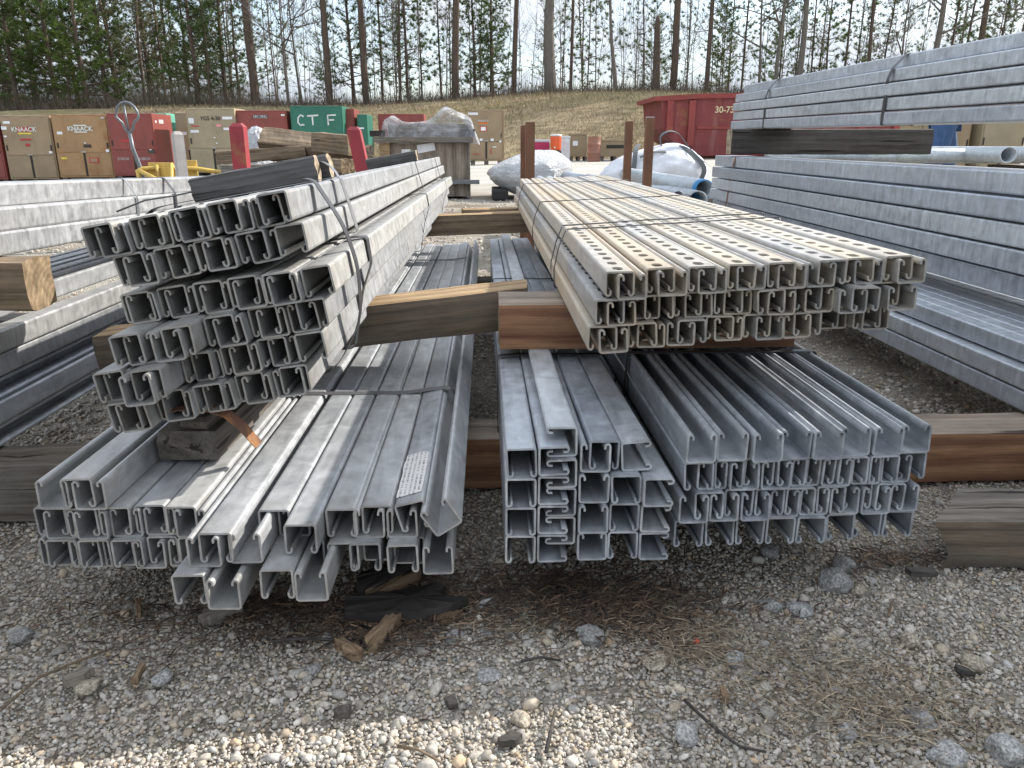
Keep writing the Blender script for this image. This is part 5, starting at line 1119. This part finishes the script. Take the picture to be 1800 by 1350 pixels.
chip([(606, 1078), (680, 1066), (760, 1048), (785, 1050), (772, 1070), (825, 1078), (800, 1090), (735, 1102), (640, 1108), (604, 1104)], .020, 'wood_black', 'long charred slab of wood on the bark below the lower left bundle', 'wood_slab', 3, cat='wood slab')
chip([(640, 1140), (672, 1110), (702, 1090), (712, 1098), (690, 1124), (665, 1150), (645, 1156)], .014, 'chip', 'tan split wood chip lying slanted in front of the charred slab', 'wood_chip', 4, tilt=(.06, 0))
chip([(590, 1142), (606, 1140), (640, 1160), (634, 1168), (610, 1166)], .012, 'chip', 'small brown wood chip left of the tan chip', 'wood_chip', 5)
chip([(768, 1098), (800, 1086), (814, 1088), (800, 1098), (775, 1103)], .008, 'chip', 'small pale splinter at the right end of the charred slab', 'wood_chip', 6)
chip([(350, 1100), (372, 1078), (430, 1072), (428, 1082), (385, 1098), (360, 1108)], .010, 'wood_grey', 'grey bark flake below the pulled out channels', 'bark_flake', 7, cat='bark')
chip([(110, 1210), (150, 1188), (168, 1190), (150, 1206), (120, 1214)], .008, 'wood_grey', 'pale bark flake at lower left', 'bark_flake', 8, cat='bark')
chip([(232, 1210), (250, 1178), (258, 1182), (244, 1208)], .006, 'chip', 'thin orange-brown splinter in shaded gravel at lower left', 'wood_chip', 9)
chip([(240, 1068), (250, 1066), (250, 1090), (241, 1092)], .008, 'chip', 'little brown chip under the left bundle end', 'wood_chip', 10)
chip([(588, 1262), (600, 1252), (618, 1256), (614, 1266), (596, 1270)], .004, 'wood_off', 'dark chip of wood in the lower centre gravel', 'wood_chip', 11)
chip([(782, 1240), (800, 1232), (805, 1250), (790, 1254)], .004, 'wood_off', 'dark chip at the sunlit patch edge, centre', 'wood_chip', 12)
chip([(874, 1314), (900, 1298), (918, 1306), (905, 1318), (880, 1320)], .006, 'wood_dark', 'dark bark chip at the bottom centre', 'bark_flake', 13, cat='bark')
chip([(1263, 1224), (1270, 1220), (1283, 1238), (1277, 1244), (1268, 1238)], .007, 'chip', 'orange-brown chip in pale gravel left of the straw', 'wood_chip', 14)
chip([(1675, 1182), (1700, 1186), (1712, 1194), (1690, 1194)], .005, 'wood_dark', 'brown chip beneath the tan stone at right', 'wood_chip', 15)
chip([(1590, 1008), (1640, 1010), (1648, 1018), (1600, 1018)], .005, 'wood_dark', 'dark stick of bark left of the grey sleeper', 'bark_flake', 16, cat='bark')
M['orange_bit'] = flat('orange_plastic_bit', (.60, .08, .03), .45)
chip([(1217, 1137), (1227, 1132), (1229, 1141)], .0015, 'orange_bit', 'tiny bright orange plastic shard on the gravel', 'plastic_shard', 17, zb=.007, cat='shard')
def twig(uv, r, label, mat='wood_dark'):
    mb = MB(); P = [at_z(u, v, 0)+Vector((0, 0, .008+.004*math.sin(i*2.1))) for i, (u, v) in enumerate(uv)]; mb.tube(P, [r*(1-.5*i/len(P)) for i in range(len(P))], 6); tag(mb.obj('twig', M[mat], smooth=True), label, 'twig')
twig([(5, 1255), (70, 1205), (130, 1170), (200, 1148)], .0022, 'long pale twig at the left edge of the gravel', 'wood_brown')
twig([(830, 1107), (860, 1098), (890, 1088)], .0016, 'short twig in the bark patch', 'wood_brown'); twig([(1010, 1118), (1060, 1104), (1125, 1088)], .0018, 'twig lying over the pointed grey stone', 'wood_brown')
twig([(960, 1332), (970, 1290), (976, 1252)], .0025, 'upright lying twig at the bottom centre'); twig([(1202, 1240), (1250, 1290), (1300, 1318), (1345, 1332)], .0022, 'long dark twig at the bottom right of centre')
twig([(915, 1172), (950, 1168), (985, 1166)], .002, 'dark twig in the middle of the gravel'); twig([(700, 1322), (735, 1332), (775, 1345)], .0022, 'twig in the sunlit patch at the bottom', 'wood_brown')
twig([(480, 1136), (540, 1134), (640, 1132)], .0026, 'brown stick in front of the charred slab', 'wood_dark'); twig([(1560, 1092), (1566, 1070), (1570, 1058)], .002, 'short stick near the cream stone', 'wood_brown')

# ------------------------------------------------------------------ trees
def leafmat(name, a, b):
    m, N, L, P = newmat(name); oi = N.new('ShaderNodeObjectInfo'); at = N.new('ShaderNodeAttribute'); at.attribute_name = 'tone'
    n = noise(N, L, coords(N, L, (.9, .9, .9)), 1.0, 3); r = ramp(N, L, n, [(.35, a), (.65, b)]); c = mixc(N, L, 1.0, r.outputs[0], at.outputs['Color'], 'MULTIPLY')
    L.new(c, P.inputs['Base Color']); P.inputs['Roughness'].default_value = .55; P.inputs['Specular IOR Level'].default_value = .3
    P.inputs['Transmission Weight'].default_value = 0
    tl = N.new('ShaderNodeBsdfTranslucent'); L.new(c, tl.inputs[0]); ms = N.new('ShaderNodeMixShader'); ms.inputs[0].default_value = .42; L.new(P.outputs[0], ms.inputs[1]); L.new(tl.outputs[0], ms.inputs[2]); L.new(ms.outputs[0], N['Material Output'].inputs[0]); return m
M['needle'] = leafmat('pine_needles', (.05, .085, .024), (.10, .145, .04)); M['needle_bright'] = leafmat('young_pine_needles', (.06, .10, .024), (.125, .175, .042)); M['needle_grey'] = leafmat('olive_pine_needles', (.10, .11, .055), (.165, .165, .085))
M['bark'] = paint('pine_bark', (.105, .078, .06), .9, .5, (.05, .038, .03), 7, spec=.15); M['bark_grey'] = paint('grey_bark', (.16, .14, .12), .9, .5, (.07, .06, .05), 7, spec=.15)
def trunk_path(h, wob, seed, lean=(0, 0)):
    rr = random.Random(seed); n = 12; ph = [rr.uniform(0, 6.3) for _ in range(4)]
    return [Vector((lean[0]*z+wob*math.sin(z*.55+ph[0])+wob*.4*math.sin(z*1.7+ph[1])-wob*math.sin(ph[0])-wob*.4*math.sin(ph[1]), lean[1]*z+wob*math.sin(z*.6+ph[2])-wob*math.sin(ph[2]), z)) for z in [h*k/n for k in range(n+1)]]
def on_path(P, t): k = min(len(P)-2, int(t*(len(P)-1))); f = t*(len(P)-1)-k; return P[k].lerp(P[k+1], f)
def pine_meshes(key, h, r0, z0, nb, blen, seed, tuft=.16, nblade=11, dens=1., matl='needle', droop=.25, wob=.05, top_taper=True, lean=(0, 0)):
    rr = random.Random(seed); P = trunk_path(h, wob, seed, lean); tr = MB(); tr.tube([p-Vector((0, 0, .3)) if i == 0 else p for i, p in enumerate(P)], [max(.012, r0*(1-.85*i/12)) for i in range(13)], 9)
    tris, tone = [], []
    for b in range(nb):
        t = z0/h+(1-z0/h)*((b+rr.random())/nb)**.9; t = min(t, .985); o = on_path(P, t); az = rr.uniform(0, 2*math.pi); rel = (t-z0/h)/(1-z0/h)
        l = blen*(1-.75*rel if top_taper else 1)*rr.uniform(.5, 1.15); el = rr.uniform(-.1, .45)+.5*rel-droop*.2
        d = Vector((math.cos(az)*math.cos(el), math.sin(az)*math.cos(el), math.sin(el))); mid = o+d*l*.55+Vector((0, 0, -droop*l*.15)); e_ = o+d*l+Vector((0, 0, l*.10))
        tr.tube([o, mid, e_], [.018*l/1.2+.006, .010*l/1.2+.004, .003], 4, cap=False)
        nt = max(1, int(dens*l/.19)); sub = []
        for k in range(nt):
            f = .35+.65*(k+1)/nt; c = (o.lerp(mid, f/.55) if f < .55 else mid.lerp(e_, (f-.55)/.45)); off = Vector((rr.gauss(0, 1), rr.gauss(0, 1), rr.gauss(0, .6)))*(.06*l*(1.1-f*.6)); sub.append((c+off, d))
        for c, dd in sub:
            br = rr.uniform(.6, 1.35)
            for _ in range(int(nblade*1.9)):
                v = (dd*.7+Vector((rr.gauss(0, .6), rr.gauss(0, .6), rr.gauss(.25, .55)))).normalized(); L_ = tuft*rr.uniform(.6, 1.15); s = v.cross(Vector((rr.gauss(0, 1), rr.gauss(0, 1), rr.gauss(0, 1)))).normalized()*(.0105*rr.uniform(.7, 1.3))
                tris += [c-s, c+s, c+v*L_]; k_ = br*rr.uniform(.8, 1.2); tone += [(k_, k_, k_)]*3
    V = np.array([v[:] for v in tris]); F = np.arange(len(V)).reshape(-1, 3)
    return tr.mesh(key+'_trunk', M['bark'], True), fast_mesh(key+'_crown', V, F, 3, M[matl], np.array(tone))
def bare_meshes(key, h, r0, seed, levels=4, spread=.55, z0=.25, lean=(0, 0), wob=.10, nmain=12, twigr=.004):
    rr = random.Random(seed); P = trunk_path(h, wob, seed, lean); tr = MB(); tr.tube([p-Vector((0, 0, .3)) if i == 0 else p for i, p in enumerate(P)], [max(.012, r0*(1-.85*i/12)) for i in range(13)], 9)
    cw = MB()
    def grow(o, d, l, r, lv):
        k = 3; pts = [o]; dd = d.copy()
        for i in range(k): dd = (dd+Vector((rr.gauss(0, .18), rr.gauss(0, .18), rr.gauss(.06, .14)))).normalized(); pts.append(pts[-1]+dd*l/k)
        cw.tube(pts, [r, r*.8, r*.62, max(twigr*.6, r*.4)], 5 if lv > 2 else 3, cap=False)
        if lv <= 0: return
        for _ in range(rr.choice((2, 3, 3, 4))):
            f = rr.uniform(.35, 1); q = pts[min(k-1, int(f*k))].lerp(pts[min(k, int(f*k)+1)], f*k-int(f*k)) if f < 1 else pts[-1]
            nd = (dd+Vector((rr.gauss(0, spread), rr.gauss(0, spread), rr.gauss(.1, spread*.7)))).normalized(); grow(q, nd, l*rr.uniform(.45, .75), max(twigr, r*.55), lv-1)
    for b in range(nmain):
        t = z0+(.97-z0)*((b+rr.random())/nmain); o = on_path(P, t); az = rr.uniform(0, 6.28); el = rr.uniform(.15, .9); grow(o, Vector((math.cos(az)*math.cos(el), math.sin(az)*math.cos(el), math.sin(el))), h*.26*(1.1-t)*rr.uniform(.7, 1.2)+.25, r0*(1-.8*t)*.45, levels-1)
    return tr.mesh(key+'_trunk', M['bark_grey'], True), cw.mesh(key+'_branches', M['bark_grey'])
PROTO = {}
for s in range(3): PROTO['pole', s] = pine_meshes('pole_pine', 10+s, .12, .8, 66, 1.35, 60+s, .19, 24, .42, 'needle', wob=.06, top_taper=False)
for s in range(3): PROTO['young', s] = pine_meshes('young_pine', 6.6+.5*s, .12, .5, 120, 1.7, 70+s, .19, 12, 1.5, 'needle_bright', wob=.05)
for s in range(2): PROTO['dense', s] = pine_meshes('dense_pine', 8.5, .15, .7, 120, 1.7, 80+s, .18, 12, 1.25, 'needle', wob=.06)
for s in range(2): PROTO['olive', s] = pine_meshes('olive_pine', 8.5, .10, .9, 90, 1.4, 85+s, .14, 10, 1.2, 'needle_grey', wob=.12)
for s in range(2): PROTO['tall', s] = pine_meshes('tall_pine', 15, .20, 5.2, 30, 1.6, 90+s, .2, 9, .8, 'needle', wob=.06, top_taper=False)
for s in range(3): PROTO['bare', s] = bare_meshes('bare_tree', 7.5, .10, 95+s, 4, nmain=13)
for s in range(3): PROTO['sapling', s] = bare_meshes('sapling', 4.6, .028, 110+s, 3, .5, .15, wob=.14, nmain=12, twigr=.004)
PROTO['big', 0] = bare_meshes('big_tree', 9, .36, 120, 4, .5, .42, wob=.08, nmain=10)
PROTO['leaning', 0] = bare_meshes('leaning_tree', 5.6, .15, 121, 4, .6, .62, lean=(.16, 0), wob=.10, nmain=12)
PROTO['snag', 0] = (trunk_path, None)
trnd = random.Random(5)
def tree(kind, var, u, y, label, scale=1., rot=0., group='trees beyond the bank', width=None, name=None, lean=0.):
    p = at_y(u, 150, y); z = bank_z(p.x, y); t = thing(name or {'pole': 'pine_tree', 'young': 'young_pine', 'dense': 'pine_tree', 'olive': 'pine_tree', 'tall': 'pine_tree', 'bare': 'bare_tree', 'sapling': 'sapling', 'big': 'bare_tree', 'leaning': 'bare_tree'}[kind], label, 'tree', (p.x, y, z), rot, group)
    a, b = PROTO[kind, var]; w = width or 1.
    width = (width or 1.)*.68
    t.rotation_euler.x = trnd.gauss(0, .02); t.rotation_euler.y += trnd.gauss(0, .03)
    o = link('trunk', a, t); o2 = link('crown', b, t); t.scale = (scale, scale, scale); t.rotation_euler.y = lean
    if width: o.scale = (width, width, 1)
    return t
# left, dense young pines
for i, (k, v, u, y, s, l) in enumerate([('young', 0, 25, 30.5, 1.05, 'bright green bushy pine at the far left edge of the wood'), ('young', 1, 95, 31, 1.15, 'bushy pine second from the left edge, above the brown cabinet'), ('young', 2, 150, 30.2, 1.0, 'bright young pine above the rusted cabinet'),
      ('dense', 0, 60, 34, 1.1, 'darker pine behind the two leftmost bushy pines'), ('olive', 0, 205, 32.5, .95, 'olive thin pine above the red cabinet, left of two'), ('olive', 1, 250, 32, .95, 'olive thin pine above the beige cabinet, right of two'), ('olive', 0, 290, 33.5, .85, 'olive pine behind the pallet jack handle, further back'),
      ('dense', 1, 345, 31, .95, 'dark dense pine above the beige cabinet'), ('dense', 0, 395, 31.6, .9, 'dark dense pine above the oxide red cabinet'), ('olive', 1, 365, 30.2, .5, 'low olive pine in front of two dark dense pines'), ('young', 1, 120, 30.0, .45, 'small low pine at the bank crest above the rusted cabinet'), ('dense', 1, 10, 36, 1.15, 'dark pine rising behind the leftmost bushy pine'), ('dense', 0, 185, 36, 1.0, 'dark pine standing back between bushy and olive pines')]):
    tree(k, v, u, y, l, s, i*1.3)
for i in range(12):
    u = -30+40*i+rnd.uniform(-14, 14); tree(('young', 'dense', 'olive')[i % 3], i % 2, u, rnd.uniform(33, 36.5), 'bushy green pine in the second rank of the left wood', rnd.uniform(.85, 1.1), rnd.uniform(0, 6), 'second rank pines at left')
for i in range(9):
    u = 560+140*i+rnd.uniform(-30, 30); tree(('dense', 'olive')[i % 2], i % 2, u, rnd.uniform(35, 42), 'green pine with low branches behind the bare trunks', rnd.uniform(.6, .95), rnd.uniform(0, 6), 'low branched pines behind the trunks', width=.6)
# trunks one can tell apart, left to right
for i, (k, v, u, y, s, wd, l) in enumerate([('tall', 0, 446, 31, 1.0, 1.15, 'tall straight pine trunk above the red cabinet with the white badge'), ('bare', 0, 505, 31.5, .9, .8, 'bare forked tree left of the green lettered cabinet'), ('bare', 1, 528, 32, 1.0, .7, 'bare slender tree above the green lettered cabinet'),
      ('tall', 1, 578, 31, 1.0, 1.0, 'dark pine trunk above the right end of the green cabinet'), ('dense', 1, 620, 33, .9, .9, 'dark green pine between two dark trunks left of centre'), ('tall', 0, 643, 31.5, 1.0, 1.0, 'straight dark trunk above the narrow green cabinet'), ('pole', 0, 672, 33, .9, .8, 'thin pine with small tufts left of a close trunk pair'),
      ('pole', 1, 702, 31.5, 1.0, .75, 'left trunk of the close pair above the crate'), ('pole', 2, 716, 31.7, 1.0, .75, 'right trunk of the close pair above the crate'), ('pole', 0, 742, 34, .9, .6, 'thin tufted pine above the crate plastic'), ('pole', 1, 775, 33, .9, .6, 'thin tufted pine just left of a bare dark trunk'),
      ('tall', 1, 800, 31, 1.05, 1.05, 'bare dark trunk above the right end of the crate'), ('dense', 0, 835, 32.5, .8, .8, 'leafy green pine above the lone brown cabinet'), ('dense', 1, 862, 33, .75, .8, 'second leafy green pine right of the first, above the lone brown cabinet'), ('tall', 0, 903, 31.5, 1.05, .75, 'straight pale trunk left of the thickest trunk'),
      ('big', 0, 968, 31.2, 1.0, 1.0, 'thickest bare trunk in the middle of the wood'), ('tall', 1, 1003, 32, 1., .5, 'thin dark trunk right of the thickest trunk'), ('pole', 2, 1032, 36, .8, .5, 'faint thin pine behind the gap right of the thickest trunk'), ('pole', 1, 1048, 38, .8, .5, 'thin pale-green pine before the leaning tree'),
      ('leaning', 0, 1083, 31, .92, 1.0, 'leaning bare tree with a bushy broken top'), ('pole', 0, 1133, 34, 1., .5, 'thin pine between leaning tree and broken snag'), ('tall', 0, 1183, 30.8, 1.05, 1.0, 'tall black straight trunk above the red container'), ('tall', 1, 1242, 31, 1.0, .7, 'dark thin trunk left of a small bright pine'),
      ('young', 2, 1264, 31.3, .50, .6, 'small bright bushy pine above the right end of the container'), ('pole', 2, 1208, 36, .9, .5, 'thin pine with high tufts behind the tall black trunk'), ('pole', 1, 1303, 34, 1., .6, 'thin tufted pine above the far end of the right stack'), ('bare', 2, 1335, 32, 1., .8, 'bare twiggy tree over the right stack, leftmost there'),
      ('bare', 0, 1365, 31.5, 1.1, 1.2, 'bare tree with grey trunk over the right stack'), ('big', 0, 1402, 31.5, .9, .62, 'thick leaning grey trunk over the right stack'), ('pole', 0, 1425, 33, 1., .5, 'dark thin pine right of the thick grey trunk'), ('olive', 1, 1452, 33, .9, .8, 'yellow-green pine over the first strap of the right stack'), ('pole', 2, 1482, 32, 1.05, .6, 'straight thin pine over the right stack middle'),
      ('pole', 1, 1500, 35, .9, .5, 'thin green pine behind the straight one, right stack middle'), ('tall', 0, 1525, 31.5, 1., .55, 'thin black trunk over the second strap of the right stack'), ('olive', 0, 1550, 34, .9, .8, 'olive pine right of the thin black trunk'), ('bare', 1, 1580, 32.5, .9, .8, 'bare twiggy tree left of the crooked one at right'),
      ('bare', 2, 1628, 31, 1.15, 1.7, 'crooked bare tree with thick grey trunk at right'), ('pole', 0, 1662, 33, 1., .7, 'thin pine right of the crooked bare tree'), ('pole', 2, 1685, 34, .95, .7, 'tufted pine third from the right edge'), ('tall', 1, 1712, 31.5, 1., .95, 'dark straight trunk near the right edge'), ('dense', 0, 1745, 34, .8, .8, 'green pine behind the dark trunk near the right edge'), ('pole', 1, 1778, 32, 1., .7, 'thin pine at the right edge of the photo')]):
    tree(k, v, u, y, l, s, i*2.1+.4, width=wd)
# broken snag
p = at_y(1153, 150, 31.2); t = thing('dead_snag', 'dead broken trunk without branches left of the tall black trunk', 'tree', (p.x, 31.2, bank_z(p.x, 31.2)), 0, 'trees beyond the bank')
q = MB(); P_ = trunk_path(2.75, .03, 7); q.tube([a-Vector((0, 0, .3)) if i == 0 else a for i, a in enumerate(P_)], [.17-.006*i for i in range(12)]+[.06], 10); q.obj('trunk', M['bark'], t, True)
# saplings and thin trees further back
TW = 'thin bare sapling in the background of the wood'
for i in range(84):
    u = rnd.uniform(430, 1800); y = rnd.uniform(31, 40); tree('sapling', i % 3, u, y, TW, rnd.uniform(.75, 1.35), rnd.uniform(0, 6), 'thin saplings in the background')
TP = 'slim pine far back in the wood'
for i in range(34):
    u = rnd.uniform(-20, 1820); y = rnd.uniform(40, 62); tree('pole', i % 3, u, y, TP, rnd.uniform(.9, 1.25), rnd.uniform(0, 6), 'slim pines far back', width=.5)
for i in range(16):
    u = rnd.uniform(-40, 460); y = rnd.uniform(36, 46); tree('bare', i % 3, u, y, 'bare twiggy tree deep in the left part of the wood', rnd.uniform(.7, 1.), rnd.uniform(0, 6), 'bare trees deep in the left wood')
# brush on the crest and grass on the bank
def blades(n, xr, yr, hmin, hmax, w, cols, zfun, lean=.35, yp=1.):
    x = nrng.uniform(*xr, n); y = yr[0]+(yr[1]-yr[0])*nrng.random(n)**yp; z = np.array([zfun(a, b) for a, b in zip(x, y)]); h = nrng.uniform(hmin, hmax, n)*nrng.uniform(.6, 1, n); a = nrng.uniform(0, 6.28, n)
    dx, dy = np.cos(a)*w/2, np.sin(a)*w/2; lx, ly = nrng.normal(0, lean, n)*h, nrng.normal(0, lean, n)*h
    V = np.stack([np.stack([x-dx, y-dy, z-.03], 1), np.stack([x+dx, y+dy, z-.03], 1), np.stack([x+lx*.4+dx*.6, y+ly*.4+dy*.6, z+h*.55], 1), np.stack([x+lx, y+ly, z+h], 1)], 1).reshape(-1, 3)
    F = (np.array([(0, 1, 3)])[None]+(np.arange(n)*4)[:, None, None]).reshape(-1, 3); c = np.array(cols)[nrng.integers(0, len(cols), n)]*nrng.uniform(.65, 1.3, n)[:, None]; return V, F, np.repeat(c, 4, 0)
M['brush'] = gravel_mat(); M['brush'].name = 'dry_brush'
V, Fx, C = join([blades(42000, (-26, 20), (29.4, 36), .18, .62, .020, [(.13, .10, .08), (.085, .065, .05), (.17, .13, .10), (.07, .06, .04)], bank_z, .5), blades(11000, (-26, 20), (30, 38), .5, 1.7, .014, [(.17, .14, .115), (.12, .10, .08)], bank_z, .28), blades(16000, (-30, -9.5), (30.5, 40), .6, 2.6, .011, [(.13, .11, .085), (.09, .09, .05), (.08, .095, .045), (.17, .14, .11)], bank_z, .3)])
tag(link('brush', fast_mesh('brush', V, Fx, 3, M['brush'], C)), 'dry brown brush along the crest of the bank', kind='stuff')
V, Fx, C = blades(60000, (-13, 11), (21.9, 30.2), .05, .16, .018, [(.42, .335, .215), (.34, .26, .165), (.25, .19, .12), (.27, .25, .11), (.46, .38, .25)], bank_z, .8)
tag(link('dry_grass', fast_mesh('dry_grass', V, Fx, 3, M['brush'], C)), 'dormant tan grass on the bank', kind='stuff')
